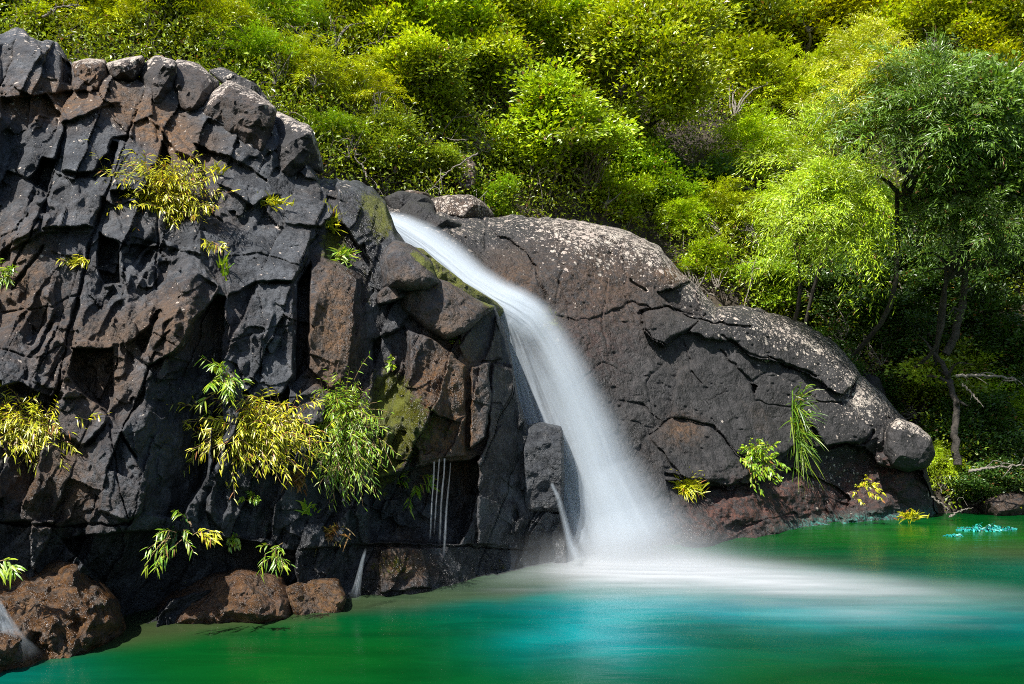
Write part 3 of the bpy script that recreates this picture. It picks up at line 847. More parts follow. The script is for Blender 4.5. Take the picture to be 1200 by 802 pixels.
boulder('lip_boulder', 'smooth rounded grey boulder at the left edge of the waterfall lip', [(446, 308), (452, 294), (463, 283), (484, 290), (503, 306), (512, 330), (500, 338), (476, 340), (450, 338)], depth_left(480, 335) - .55, .35, -.55, .8, 8, cuts=3, rough=.6, edge=3.2,
        lichen=.02, rust=.2, wet=.1, moss=lambda x, y: .75 * smooth(14, 0, np.abs(y - (283 + (x - 463) * .72))) * smooth(470, 490, x))
boulder('lip_boulder', 'long grey slab with a mossy upper edge just below the waterfall lip', [(458, 352), (470, 340), (502, 324), (528, 334), (556, 352), (577, 360), (562, 372), (545, 386), (522, 397), (500, 384), (488, 374)], depth_left(520, 370) - .45, .35, -.45, .7, 9, cuts=4, rough=.8,
        lichen=.02, rust=.3, wet=.1, moss=lambda x, y: .8 * smooth(13, 0, np.abs(y - (318 + (x - 520) * .72))) * smooth(500, 520, x))
boulder('lip_boulder', 'small dark stone wedged under the rounded grey boulder by the lip', [(443, 344), (460, 330), (486, 334), (480, 345), (455, 356), (444, 356)], depth_left(462, 345) - .3, .2, -.4, .4, 10, cuts=3, lichen=.0, wet=.3, rust=.2)
boulder('mossy_ledge', 'narrow moss-covered ledge of rock along the left bank of the chute', [(484, 292), (498, 294), (516, 310), (548, 334), (578, 352), (589, 362), (580, 372), (556, 360), (524, 340), (500, 318)], depth_left(535, 350) + .25, .7, -.5, .5, 11, cuts=2, rough=.8,
        lichen=.0, moss=.62, rust=.3)
boulder('waterside_boulder', 'wet orange-brown boulder standing in the pool under the left cliff', [(-40, 626), (0, 618), (45, 620), (78, 640), (100, 670), (134, 704), (142, 735), (128, 758), (60, 790), (-10, 800), (-50, 770)], 5.62, .35, -.55, 1.0, 12, cuts=3, rough=1.15,
        lichen=.0, rust=1.0, wet=1.0, moss=lambda x, y: .35 * blob(x, y, 120, 712, 26, 26))
boulder('waterside_boulder', 'low wet brown boulder at the waterline right of the dark recess', [(184, 716), (202, 697), (244, 677), (285, 668), (325, 676), (340, 700), (335, 728), (260, 745), (196, 746)], 6.45, .15, -.5, .7, 13, cuts=3, rough=1.2, lichen=.0, rust=.8, wet=.8, red=.25)
boulder('waterside_boulder', 'small rusty mossy rock at the waterline under the green bamboo clump', [(334, 690), (360, 680), (395, 678), (404, 700), (398, 722), (350, 730)], 6.85, .1, -.4, .5, 14, cuts=2, rough=1.1, lichen=.0, rust=.9, wet=.8, moss=.3)
boulder('wet_block', 'square black block standing behind the veil at the left of the waterfall', [(611, 499), (636, 494), (660, 500), (662, 560), (660, 600), (612, 604)], 9.25, .3, -.15, .6, 15, cuts=1, grow=1.0, edge=16, rough=.9, lichen=.0, wet=.55, moss=.0)
boulder('dark_boulder', 'dark wet boulder at the head of the chute above the flow', [(466, 250), (480, 236), (505, 240), (512, 252), (540, 262), (545, 275), (510, 268), (468, 264)], 12.1, .1, -.6, .7, 16, mat=M_SLAB, lichen=.02, wet=.4, moss=.25)
boulder('dark_boulder', 'angular dark rock behind the chute, in front of the pink lichen boulder', [(452, 232), (470, 224), (500, 230), (512, 244), (490, 250), (462, 252)], 12.6, .1, -.5, .7, 17, mat=M_SLAB, lichen=.06)
boulder('lichen_boulder', 'low pinkish lichen-crusted boulder behind the head of the waterfall', [(500, 236), (522, 230), (550, 229), (566, 238), (577, 252), (566, 264), (540, 256), (505, 250)], 13.0, .1, -.7, .8, 18, mat=M_SLAB, lichen=.72, rust=.3)
boulder('lichen_boulder', 'small pale crusted boulder at the left end of the crusted rocks behind the lip', [(465, 228), (480, 223), (500, 226), (512, 236), (490, 240)], 13.2, .1, -.6, .6, 19, mat=M_SLAB, lichen=.62, rust=.4)
boulder('round_boulder', 'rounded dark boulder jutting from the right end of the rock dome', [(1040, 505), (1052, 492), (1074, 500), (1090, 514), (1094, 532), (1086, 546), (1064, 552), (1046, 546), (1036, 530)], 13.3, .25, -.35, .9, 20, mat=M_SLAB, cuts=4, rough=1.5, lichen=crest_lichen(.08, [(1036, 494), (1094, 512)], 10))
boulder('round_boulder', 'dark shaded boulder half hidden behind the right shoulder of the rock dome', [(1003, 445), (1015, 438), (1030, 444), (1038, 462), (1036, 480), (1010, 478)], 15.2, .1, -.3, .8, 21, mat=M_SLAB, lichen=.05)
# ------------------------------------------------------------------ the slope behind
def hill_h(X, Y, bumps=True):
    X, Y = np.asarray(X, float), np.asarray(Y, float)
    a = 11 + .7 * X
    y0 = 7 + (np.log1p(np.exp((a - 7) / .8)) * .8)
    y0 = 14.8 - np.log1p(np.exp((14.8 - y0) / .8)) * .8
    y0 = y0 - .8 * np.clip(X - 10, 0, None)
    s = Y - y0
    z = 1.25 * s
    z = np.where(s < 0, np.maximum(1.25 * s, -2.2), z)
    if bumps:
        z = z + smooth(-.3, 1.5, s) * (.55 * fbm(X / 2.6, Y / 2.6, seed=201, octs=4) + .12 * fbm(X * 1.7, Y * 1.7, seed=207, octs=3))
    return z


def hill_hit(px, py, bumps=True):
    D = np.linspace(8.0, 70, 1500)
    p = P(px, py, D)
    h = hill_h(p[:, 0], p[:, 1], bumps)
    k = np.argmax(p[:, 2] <= h)
    return p[k] * [1, 1, 0] + [0, 0, h[k]]


gx, gy = np.meshgrid(np.arange(-32, 34, .16), np.concatenate([np.arange(3, 30, .16), np.arange(30, 62, .6)]))
me = mesh('hillside', np.stack([gx, gy, hill_h(gx, gy)], -1).reshape(-1, 3), quads(*gx.shape), None, True, M_SOIL)
tag(link('hillside', me), 'steep wooded slope of dark soil rising behind the rocks', 'hillside', kind='structure')


# ------------------------------------------------------------------ leaves
def leaf_quads(pos, axis, nrm, L, W, fold=.25):
    """pointed leaves as two triangles folded along the midrib"""
    axis = axis / (np.linalg.norm(axis, axis=1, keepdims=True) + 1e-9)
    side = np.cross(axis, nrm); side /= np.linalg.norm(side, axis=1, keepdims=True) + 1e-9
    up = np.cross(side, axis)
    L, W = L[:, None], W[:, None]
    a = pos
    b = pos + axis * L
    m = pos + axis * L * .45
    l = m + side * W * .5 + up * W * fold
    r = m - side * W * .5 + up * W * fold
    V = np.stack([a, l, b, r], 1).reshape(-1, 3)
    i = np.arange(len(pos))[:, None] * 4
    F = np.concatenate([i + [0, 2, 1], i + [0, 3, 2]], 0)
    return V, F


def unit(v):
    return v / (np.linalg.norm(v, axis=-1, keepdims=True) + 1e-9)


def crown_points(rng, n, sq):
    """cluster centres over several uneven lobes that together fill a crown of radius about 1"""
    k = 9
    lc = unit(rng.normal(size=(k, 3))) * (rng.uniform(.25, .78, k))[:, None]
    lc[:, 2] = lc[:, 2] * .9 + .05
    lr = rng.uniform(.22, .48, k)
    which = rng.choice(k, n, p=lr ** 2 / (lr ** 2).sum())
    d = unit(rng.normal(size=(n, 3)))
    d[:, 2] = np.where(d[:, 2] < -.35, -d[:, 2], d[:, 2])
    c = lc[which] + d * (lr[which] * rng.uniform(.45, 1.12, n))[:, None]
    # a few shoots reach past the crown
    sh = rng.random(n) < .08
    c[sh] += unit(c[sh] + [0, 0, .6]) * rng.uniform(.08, .28, (sh.sum(), 1))
    return c * [1, 1, sq], unit(d + unit(c) * .5)


def limb(a, b, rng, n=7, wob=.08):
    t = np.linspace(0, 1, n)[:, None]
    p = a + (b - a) * t
    w = (rng.normal(size=3) * np.sin(t * np.pi) + rng.normal(size=3) * .6 * np.sin(t * np.pi * 2.3)) * wob * np.linalg.norm(b - a)
    p[0] = a
    p = p + w
    p[:, 2] += .12 * np.linalg.norm(b - a) * np.sin(t[:, 0] * np.pi)
    return p


def make_plant(kind, seed, tree=False):
    rng = np.random.default_rng(seed)
    hc = 2.1 if tree else .75
    sq = .8 if tree else .9
    paths, radii = [], []
    if kind == 'leafy':
        cc, dd = crown_points(rng, 300 if tree else 150, sq)
        ctr = np.array([0, 0, hc])
        pos, ax, nr, tn = [], [], [], []
        for c, d in zip(cc, dd):
            k = int(rng.integers(55, 135))
            tn.append(np.full(k, rng.random()))
            sp = rng.normal(size=(k, 3)) * [.125, .125, .055] * rng.uniform(.7, 1.2)
            pos.append(ctr + c + sp)
            ax.append(unit(sp * [1, 1, .4] + d * .05 + rng.normal(size=(k, 3)) * .07 + [0, 0, .01]))
            nr.append(unit(np.array([-.15, -.35, 1.0]) + d * .35 + rng.normal(size=(k, 3)) * .5))
        pos, ax, nr = map(np.concatenate, (pos, ax, nr))
        L = rng.uniform(.045, .088, len(pos)) * (.75 if tree else 1); W = L * rng.uniform(.46, .68, len(pos))
        tips = ctr + cc
    else:
        cc, dd = crown_points(rng, 420 if tree else 200, sq)
        ctr = np.array([0, 0, hc])
        pos, ax, nr, tn = [], [], [], []
        for c, d in zip(cc, dd):
            ln = rng.uniform(.35, .62)
            tn.append(np.full(88, rng.random() * .8 + .2))
            t = np.linspace(.05, 1, 44)[:, None]
            out = unit(d + rng.normal(size=3) * .35 + [0, 0, .25])
            spine = ctr + c * .72 + out * ln * t + np.array([0, 0, -1]) * (t ** 2) * ln * .55
            tang = unit(np.gradient(spine, axis=0))
            side = unit(np.cross(tang, [0, 0, 1.0]))
            for sg in (-1, 1):
                o = rng.uniform(0, .055, (44, 1))
                pos.append(spine + sg * side * o + rng.normal(size=(44, 3)) * .02)
                ax.append(unit(sg * side * .8 + tang * .8 + rng.normal(size=(44, 3)) * .3 + [0, 0, -.1]))
                nr.append(unit(np.array([0, 0, 1.0]) + rng.normal(size=(44, 3)) * .35))
        pos, ax, nr = map(np.concatenate, (pos, ax, nr))
        L = rng.uniform(.05, .095, len(pos)) * (.66 if tree else .9); W = L * rng.uniform(.13, .24, len(pos))
        tips = ctr + cc
    V, F = leaf_quads(pos, ax, nr, L, W)
    crown = mesh('crown', V, F, dict(tone=np.repeat(np.concatenate(tn), 4)), False, M_LEAF)
    # wood: a leaning stem that forks into limbs, each carrying some of the clusters
    base = np.array([0, 0, -2.2 if tree else -.25])
    if tree:
        top = np.array([rng.uniform(-.25, .25), rng.uniform(-.2, .1), hc - .75])
        tr = limb(base, top, rng, 12, .035)
        paths.append(tr); radii.append(np.linspace(.034, .024, 12))
        forks = [top + rng.normal(size=3) * .05 for _ in range(6)]
    else:
        forks = [base + [0, 0, .25] + rng.normal(size=3) * [.1, .1, .02] for _ in range(6)]
    for f in forks:
        d = unit(rng.normal(size=3) * [1, 1, .3] + [0, 0, .8])
        mid = f + d * rng.uniform(.5, .75)
        p = limb(f, mid, rng)
        paths.append(p); radii.append(np.linspace(.026, .016, len(p)))
        near = np.argsort(np.linalg.norm(tips - mid, axis=1))[:9]
        for q in near:
            p2 = limb(mid, tips[q], rng)
            paths.append(p2); radii.append(np.linspace(.014, .004, len(p2)))
    V, F = tubes(paths, radii, 5)
    wood = mesh('trunk' if tree else 'stems', V, F, None, True, None)
    return crown, wood


PROTO = {k: [make_plant(k, 300 + i + (50 if k == 'feather' else 0)) for i in range(4)] for k in ('leafy', 'feather')}
TREES = {k: [make_plant(k, 400 + i + (50 if k == 'feather' else 0), True) for i in range(2)] for k in ('leafy', 'feather')}
for d_, bark in ((PROTO, M_PALE), (TREES, M_DARKBARK)):
    for lst in d_.values():
        for _, w_ in lst:
            w_.materials.append(bark)

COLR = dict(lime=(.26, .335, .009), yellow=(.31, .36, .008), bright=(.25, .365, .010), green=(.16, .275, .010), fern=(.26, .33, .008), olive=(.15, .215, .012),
            dark=(.034, .078, .011), teal=(.075, .145, .014), gold=(.36, .39, .006))  # dark: deep green leaves, with understory shade put into the colour
prng = np.random.default_rng(5)
nplant = [0]


def plant(px, py, rad, kind, col, label, group=None, tree=False, D=None, rz=None, sq=1.0, lean=0.0):
    """a shrub or tree whose crown centre is seen at (px, py) with the given radius in photo units"""
    if D is None:
        b = hill_hit(px, py + rad * (.55 if not tree else 1.5))
        D = b[1]
    rad = rad * (1.0 if tree else 1.22)
    s = rad * D / FOC
    if tree:
        c = P(px, py, D); b = c - 2.1 * s * np.array([0, -math.sin(R(lean)), math.cos(R(lean))])
    else:
        b = P(px, py + .75 * rad, D)
    i = nplant[0]; nplant[0] += 1
    crown, wood = (TREES if tree else PROTO)[kind][i % (2 if tree else 4)]
    nm = 'tree' if tree else ('feathery_shrub' if kind == 'feather' else 'leafy_shrub')
    o = link(nm, None, b)
    o.rotation_euler = (prng.uniform(-.12, .12), prng.uniform(-.12, .12), prng.uniform(0, 6.28) if rz is None else rz)
    o.scale = (s, s, s * sq)
    if tree:
        o.rotation_euler = (R(lean), 0, 0)
    tag(o, label, 'tree' if tree else 'shrub', group)
    c = link('crown', crown, parent=o)
    if tree:
        c.scale = (1.15, 1.15, 1.35); c.location = (0, 0, -2.1 * .35 - .2)
    k = np.array(COLR[col]) * prng.uniform(.92, 1.15) * 1.42
    c.color = (*k, 1)
    link('trunk' if tree else 'stems', wood, parent=o)
    return o


FE, LE = 'feather', 'leafy'
SHRUBS = [
    (12, 12, 60, LE, 'dark', 'dark leafy shrub full of bare twigs behind the top left corner of the cliff'),
    (45, 34, 34, LE, 'lime', 'small lime sapling right behind the leftmost crest rock'),
    (92, 10, 50, LE, 'olive', 'dull olive shrub with twigs between the lime sapling and the yellow feathery bush'),
    (128, 30, 58, FE, 'yellow', 'yellow feathery bush bending over the small brown ridge block'),
    (190, 20, 55, LE, 'dark', 'dark shrub in the gap between the yellow and the large green feathery bushes'),
    (245, 30, 70, FE, 'fern', 'large bright green feathery bush above the split ridge boulder'),
    (290, 75, 55, FE, 'green', 'green feathery bush directly behind the largest ridge boulder'),
    (325, 28, 62, FE, 'green', 'green feathery bush high on the slope above the right end of the ridge'),
    (368, 95, 62, FE, 'fern', 'light green feathery bush leaning out above the last ridge boulder'),
    (420, 125, 50, FE, 'yellow', 'yellowish feathery bush with drooping plumes left of the twiggy olive scrub'),
    (382, 165, 45, FE, 'green', 'shaded green feathery bush rooted beside the last ridge boulder'),
    (398, 35, 60, LE, 'lime', 'lime-leaved shrub high on the slope between feathery bushes and broadleaf scrub'),
    (455, 30, 66, LE, 'lime', 'bright lime broadleaf shrub at the top edge above the waterfall head'),
    (462, 95, 58, LE, 'lime', 'rounded lime shrub directly below the lime shrub at the top edge above the waterfall head'),
    (520, 60, 66, LE, 'bright', 'dense bright green shrub at mid slope above the waterfall lip'),
    (440, 185, 46, LE, 'olive', 'olive twiggy shrub growing just behind the lip of the waterfall'),
    (520, 135, 60, LE, 'olive', 'sparse olive shrub with dark gaps above the pinkish lichen boulder'),
    (500, 195, 34, LE, 'olive', 'low twiggy olive shrub right above the pinkish lichen boulder'),
    (575, 20, 66, LE, 'lime', 'lime shrub at the top edge left of the dark-trunked tree'),
    (585, 95, 60, LE, 'lime', 'lime-tipped shrub below the top edge, left of the rocky patch on the slope'),
    (560, 225, 40, LE, 'green', 'small dark green shrub close behind the pinkish lichen boulder'),
    (655, 60, 66, LE, 'bright', 'bright green shrub above the rocky patch on the slope'),
    (650, 10, 60, LE, 'yellow', 'yellow-green shrub cut by the top edge above the rocky patch'),
    (640, 180, 72, LE, 'bright', 'large sunlit bright green shrub behind the crest of the rock dome'),
    (705, 222, 46, LE, 'bright', 'low bright shrub overhanging the lichen crest of the rock dome'),
    (700, 165, 44, LE, 'olive', 'thin olive shrub at the foot of the dark-trunked tree'),
    (850, 30, 70, LE, 'olive', 'tall olive shrub at the top edge right of the dark-trunked tree'),
    (860, 110, 66, LE, 'lime', 'lime shrub on the slope right of the dark-trunked tree'),
    (800, 215, 50, LE, 'dark', 'dark shrub in the shade right of the dark-trunked tree'),
    (800, 262, 44, FE, 'bright', 'bright feathery bush on the crest where the rock dome steps down'),
    (850, 260, 56, FE, 'fern', 'yellow-green feathery bush above the stepped shoulder of the rock dome'),
    (835, 318, 34, LE, 'bright', 'small vivid leafy bush in the notch of the rock dome'),
    (905, 330, 48, LE, 'green', 'green bush along the right crest of the rock dome with dry stalks'),
    (935, 40, 66, LE, 'gold', 'golden shrub at the top edge, right of centre'),
    (1010, 18, 66, LE, 'gold', 'brightest golden-yellow shrub at the top edge on the right'),
    (940, 115, 70, FE, 'lime', 'lime feathery bush on the bright right-hand slope'),
    (890, 185, 66, FE, 'bright', 'bright green feathery bush above the right half of the rock dome'),
    (1080, 45, 66, LE, 'lime', 'lime shrub at the top edge right of the golden shrubs'),
    (1150, 30, 66, LE, 'lime', 'lime shrub near the top right corner'),
    (905, 262, 52, FE, 'bright', 'bright green feathery bush between the leaning trees and the dome crest'),
    (985, 262, 56, LE, 'lime', 'lime bush behind the thin stems of the leaning feathery trees'),
    (930, 300, 44, FE, 'green', 'green feathery bush low behind the right crest of the dome'),
    (760, 225, 46, LE, 'green', 'green bush at the foot of the round-topped tree, right of its trunk'),
    (745, 40, 60, LE, 'yellow', 'yellow-green shrub behind the top of the round-topped tree'),
    (1195, 75, 55, LE, 'yellow', 'yellow-green shrub on the right edge below the top corner'),
    (1020, 100, 70, FE, 'fern', 'fresh green feathery bush under the golden shrubs'),
    (960, 360, 50, LE, 'dark', 'dark shaded shrub behind the right shoulder of the rock dome'),
    (1010, 400, 46, LE, 'dark', 'dark shrub in deep shade above the half hidden boulder'),
    (1050, 370, 56, LE, 'dark', 'shaded shrub in the dark understory left of the curved trunk'),
    (1085, 450, 56, LE, 'olive', 'olive undershrub above the rounded boulder at the end of the rock dome'),
    (1180, 395, 60, LE, 'dark', 'shaded shrub at the right edge beside the curved trunk'),
    (1140, 520, 50, LE, 'dark', 'dark bank shrub between the fallen branch and the pool'),
    (1100, 545, 34, FE, 'bright', 'vivid green feathery bush at the waterline beside the rounded boulder'),
    (1190, 500, 50, FE, 'green', 'soft green feathery bush on the right edge above the water'),
    (1165, 455, 40, LE, 'green', 'green bush catching light below the fallen branch'),
]
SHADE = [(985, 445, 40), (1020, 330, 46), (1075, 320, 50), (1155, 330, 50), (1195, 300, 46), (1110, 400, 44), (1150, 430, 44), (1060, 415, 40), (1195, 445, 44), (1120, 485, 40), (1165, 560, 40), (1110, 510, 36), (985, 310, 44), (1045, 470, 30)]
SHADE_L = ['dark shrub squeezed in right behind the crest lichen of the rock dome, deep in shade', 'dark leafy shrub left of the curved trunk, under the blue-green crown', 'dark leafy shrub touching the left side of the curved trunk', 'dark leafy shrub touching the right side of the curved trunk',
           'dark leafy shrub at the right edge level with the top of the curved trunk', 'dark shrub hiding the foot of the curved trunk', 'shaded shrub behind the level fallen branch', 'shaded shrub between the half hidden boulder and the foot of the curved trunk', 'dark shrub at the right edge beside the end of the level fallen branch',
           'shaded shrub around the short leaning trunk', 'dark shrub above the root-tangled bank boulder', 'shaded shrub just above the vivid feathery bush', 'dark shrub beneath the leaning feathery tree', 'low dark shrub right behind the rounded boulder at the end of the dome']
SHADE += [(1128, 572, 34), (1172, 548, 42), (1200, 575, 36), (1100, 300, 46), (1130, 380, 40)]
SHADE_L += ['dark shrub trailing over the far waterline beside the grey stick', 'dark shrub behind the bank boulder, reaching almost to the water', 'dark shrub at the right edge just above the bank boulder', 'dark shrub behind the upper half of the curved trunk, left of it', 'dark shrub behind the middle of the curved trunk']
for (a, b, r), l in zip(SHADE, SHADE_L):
    SHRUBS.append((a, b, r, LE, 'dark', l))  # understory shade is painted into these shrubs' leaf colour
for a in SHRUBS:
    plant(*a)
plant(765, 95, 92, LE, 'lime', 'round-topped tree with a dark forked trunk standing mid slope', tree=True, D=hill_hit(765, 225)[1] - .2, sq=1.0)
plant(950, 215, 96, FE, 'bright', 'leaning feathery green tree overhanging the right half of the rock dome', tree=True, D=13.8, lean=34)
plant(1075, 150, 118, FE, 'teal', 'big dark feathery tree leaning out over the bank at the right', tree=True, D=13.4, lean=36)
plant(1010, 95, 80, FE, 'yellow', 'feathery tree leaning out below the golden shrubs at the top right', tree=True, D=14.2, lean=34)
plant(1130, 262, 84, FE, 'teal', 'low dark feathery crown hanging in front of the curved trunk', tree=True, D=13.6, lean=40)
plant(1195, 175, 105, LE, 'teal', 'leafy tree leaning in from the right edge above the curved trunk', tree=True, D=13.2, lean=36)
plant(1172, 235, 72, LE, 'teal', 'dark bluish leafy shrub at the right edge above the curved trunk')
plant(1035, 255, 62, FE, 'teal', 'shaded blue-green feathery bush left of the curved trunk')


# the scrub between the shrubs: leaves and twigs nobody could count
def undergrowth():
    rng = np.random.default_rng(77)
    n = 13500
    sx = rng.uniform(-420, 1650, n); sy = rng.uniform(-30, 620, n)
    ok = sy < np.interp(sx, [-420, -60, 380, 470, 660, 770, 830, 980, 1075, 1100, 1650], [110, 130, 235, 260, 275, 300, 370, 420, 520, 608, 616])
    shady = smooth(930, 1010, sx) * smooth(230, 330, sy)
    ok &= rng.random(n) > .62 * shady
    sx, sy = sx[ok], sy[ok]
    base = np.stack([hill_hit(a, b) for a, b in zip(sx, sy)])
    pos, ax, nr, Ls, tn = [], [], [], [], []
    for b in base:
        k = int(rng.integers(22, 46))
        tn.append(np.full(k, rng.random()))
        s = .75 + .02 * b[1]
        sp = rng.normal(size=(k, 3)) * [.2 * s, .2 * s, .15 * s]
        pos.append(b + [0, -.1, rng.uniform(.12, .75) * s] + sp)
        ax.append(unit(sp + rng.normal(size=(k, 3)) * .2)); nr.append(unit(np.array([0, -.3, 1]) + rng.normal(size=(k, 3)) * .6))
        Ls.append(rng.uniform(.05, .10, k) * s)
    pos, ax, nr, L = map(np.concatenate, (pos, ax, nr, Ls))
    V, F = leaf_quads(pos, ax, nr, L, L * rng.uniform(.35, .6, len(L)))
    o = link('undergrowth', mesh('undergrowth', V, F, dict(tone=np.repeat(np.concatenate(tn), 4)), False, M_LEAF))
    o.color = (.20, .28, .010, 1)
    tag(o, 'tangled leafy undergrowth covering the slope between the shrubs', 'undergrowth', kind='stuff')
    paths, rad = [], []
    for b in base[rng.permutation(len(base))[:1500]]:
        d = unit(rng.normal(size=3) * [1, .5, .5] + [0, -.2, .6])
        e = b + d * rng.uniform(.4, 1.1)
        p = limb(b + [0, 0, -.05], e, rng, 6, .12)
        paths.append(p); rad.append(np.linspace(rng.uniform(.008, .016), .003, 6))
        for _ in range(2):
            q = p[rng.integers(2, 5)]
            p2 = limb(q, q + unit(d + rng.normal(size=3) * .7) * rng.uniform(.2, .5), rng, 5, .12)
            paths.append(p2); rad.append(np.linspace(.006, .002, 5))
    V, F = tubes(paths, rad, 4)
    link('twigs', mesh('twigs', V, F, None, True, M_PALE), parent=o)['kind'] = 'stuff'


undergrowth()

# rocky patches on the slope
for i, (lab, ol, T) in enumerate([
    ('pale weathered outcrop showing through the scrub left of the dark-trunked tree', [(690, 118), (702, 108), (722, 112), (738, 126), (730, 142), (706, 144)], .6),
    ('grey-pink boulder half buried in the slope behind the waterfall lip', [(530, 188), (548, 182), (558, 196), (556, 218), (540, 226), (526, 212)], .6),
    ('small pale rock among the bushes beside the dark trunk', [(772, 116), (784, 112), (792, 122), (786, 134), (774, 132)], .4),
]):
    cx, cy = np.mean([p[0] for p in ol]), np.mean([p[1] for p in ol])
    boulder('outcrop_boulder', lab, ol, hill_hit(cx, cy)[1] - .9, 0, -.4, T, 60 + i, mat=M_SLAB, lichen=.7, rust=.5)
boulder('bank_boulder', 'dark boulder tangled with roots on the far bank at the right edge', [(1148, 594), (1158, 584), (1178, 577), (1205, 580), (1225, 592), (1220, 612), (1155, 612)], 14.2, -.1, -.4, 1.0, 70, mat=M_SLAB, lichen=.1, wet=.3, rust=.3)


# ------------------------------------------------------------------ the curved trunk, fallen branches
def branch(name, label, pts, r0, r1, seed, twigs=6, mat=None, cat='branch', group=None):
    rng = np.random.default_rng(seed)
    w = np.stack([P(*p) for p in pts])
    t = np.linspace(0, 1, len(w)); tt = np.linspace(0, 1, 26)
    p = np.stack([np.interp(tt, t, w[:, k]) for k in range(3)], 1)
    for _ in range(3):
        p[1:-1] = (p[:-2] + 2 * p[1:-1] + p[2:]) / 4
    p[1:-1] += rng.normal(size=(24, 3)) * .012
    loc = p[0].copy()
    V, F = tubes([p - loc], [np.linspace(r0, r1, 26)], 9)
    o = tag(link(name, mesh(name, V, F, None, True, mat or M_PALE), loc), label, cat, group)
    L = np.linalg.norm(p[-1] - p[0])
    for _ in range(twigs):
        k = rng.integers(6, 25)
        d = unit(unit(p[-1] - p[0]) * .5 + rng.normal(size=3) * .6)
        q = limb(p[k], p[k] + d * L * rng.uniform(.15, .4), rng, 7, .1)
        V, F = tubes([q - loc], [np.linspace(max(r1, r0 * .3), .003, 7)], 5)
        link('twig', mesh('twig', V, F, None, True, mat or M_PALE), parent=o)
    return o


branch('curved_trunk', 'bare curved grey trunk rising from the dark bank at the right', [(1108, 415, 14.9), (1118, 398, 14.8), (1128, 360, 14.7), (1131, 320, 14.6), (1136, 285, 14.5), (1150, 240, 14.4)], .075, .04, 81, 7, M_DARKBARK, 'tree trunk')
branch('leaning_trunk', 'short leaning trunk in the shade above the far bank', [(1122, 545, 14.6), (1118, 510, 14.6), (1122, 480, 14.7), (1112, 440, 15.0), (1095, 415, 15.2)], .07, .04, 82, 5, M_DARKBARK, 'tree trunk')
branch('fallen_branch', 'pale fallen branch lying level in the dark understory at the right', [(1120, 441, 14.3), (1150, 440, 14.2), (1180, 442, 14.1), (1190, 446, 14.0)], .03, .015, 83, 7)
branch('fallen_branch', 'thin pale stick slanting in the understory under the level branch', [(1128, 450, 14.2), (1140, 462, 14.1), (1148, 472, 14.0)], .018, .008, 84, 3)
branch('fallen_branch', 'long dead stick resting on the bank above the far waterline', [(1135, 552, 14.0), (1165, 548, 13.9), (1205, 545, 13.8)], .03, .012, 85, 6)
branch('fallen_branch', 'pale stick dipping into the pool beside the vivid bush', [(1092, 582, 13.6), (1105, 592, 13.5), (1112, 598, 13.5)], .014, .008, 86, 2)
branch('fallen_branch', 'grey stick poking from the far bank into the pool', [(1112, 606, 13.5), (1122, 600, 13.6), (1134, 596, 13.7)], .016, .008, 87, 2)
branch('dead_branch', 'forked bare grey branch hanging in front of the scrub behind the waterfall lip', [(560, 180, 13.8), (540, 192, 13.7), (520, 205, 13.7), (505, 222, 13.6)], .016, .006, 88, 6)
branch('dead_branch', 'thin bare branch curving above the mossy knob left of the lip', [(430, 208, 12.2), (424, 192, 12.2), (416, 186, 12.2), (418, 176, 12.2)], .014, .005, 89, 5)
branch('dead_branch', 'bare twiggy branch at the top left corner behind the cliff', [(50, 20, 11.6), (70, 8, 11.6), (95, 6, 11.6)], .016, .006, 90, 8)
branch('dead_branch', 'dry stalk standing above the right crest of the rock dome', [(872, 360, 14.9), (880, 330, 14.9), (886, 300, 14.9)], .012, .005, 91, 4)
# ------------------------------------------------------------------ plants rooted in the cracks of the rock
def lance(pos, axis, nrm, L, W, droop):
    """lance-shaped leaves bent downwards, three segments long"""
    axis = unit(axis)
    side = unit(np.cross(axis, nrm))
    L, W = L[:, None], W[:, None]
    dn = np.array([0, 0, -1.0]) * droop
    c = lambda t: pos + axis * L * t + dn * L * t * t
    V = np.stack([c(0), c(.3) + side * W * .5, c(.3) - side * W * .5, c(.68) + side * W * .38, c(.68) - side * W * .38, c(1.0)], 1).reshape(-1, 3)
    i = np.arange(len(pos))[:, None] * 6
    return V, [np.concatenate([i + [0, 2, 1], i + [3, 4, 5]], 0), i + [1, 2, 4, 3]]


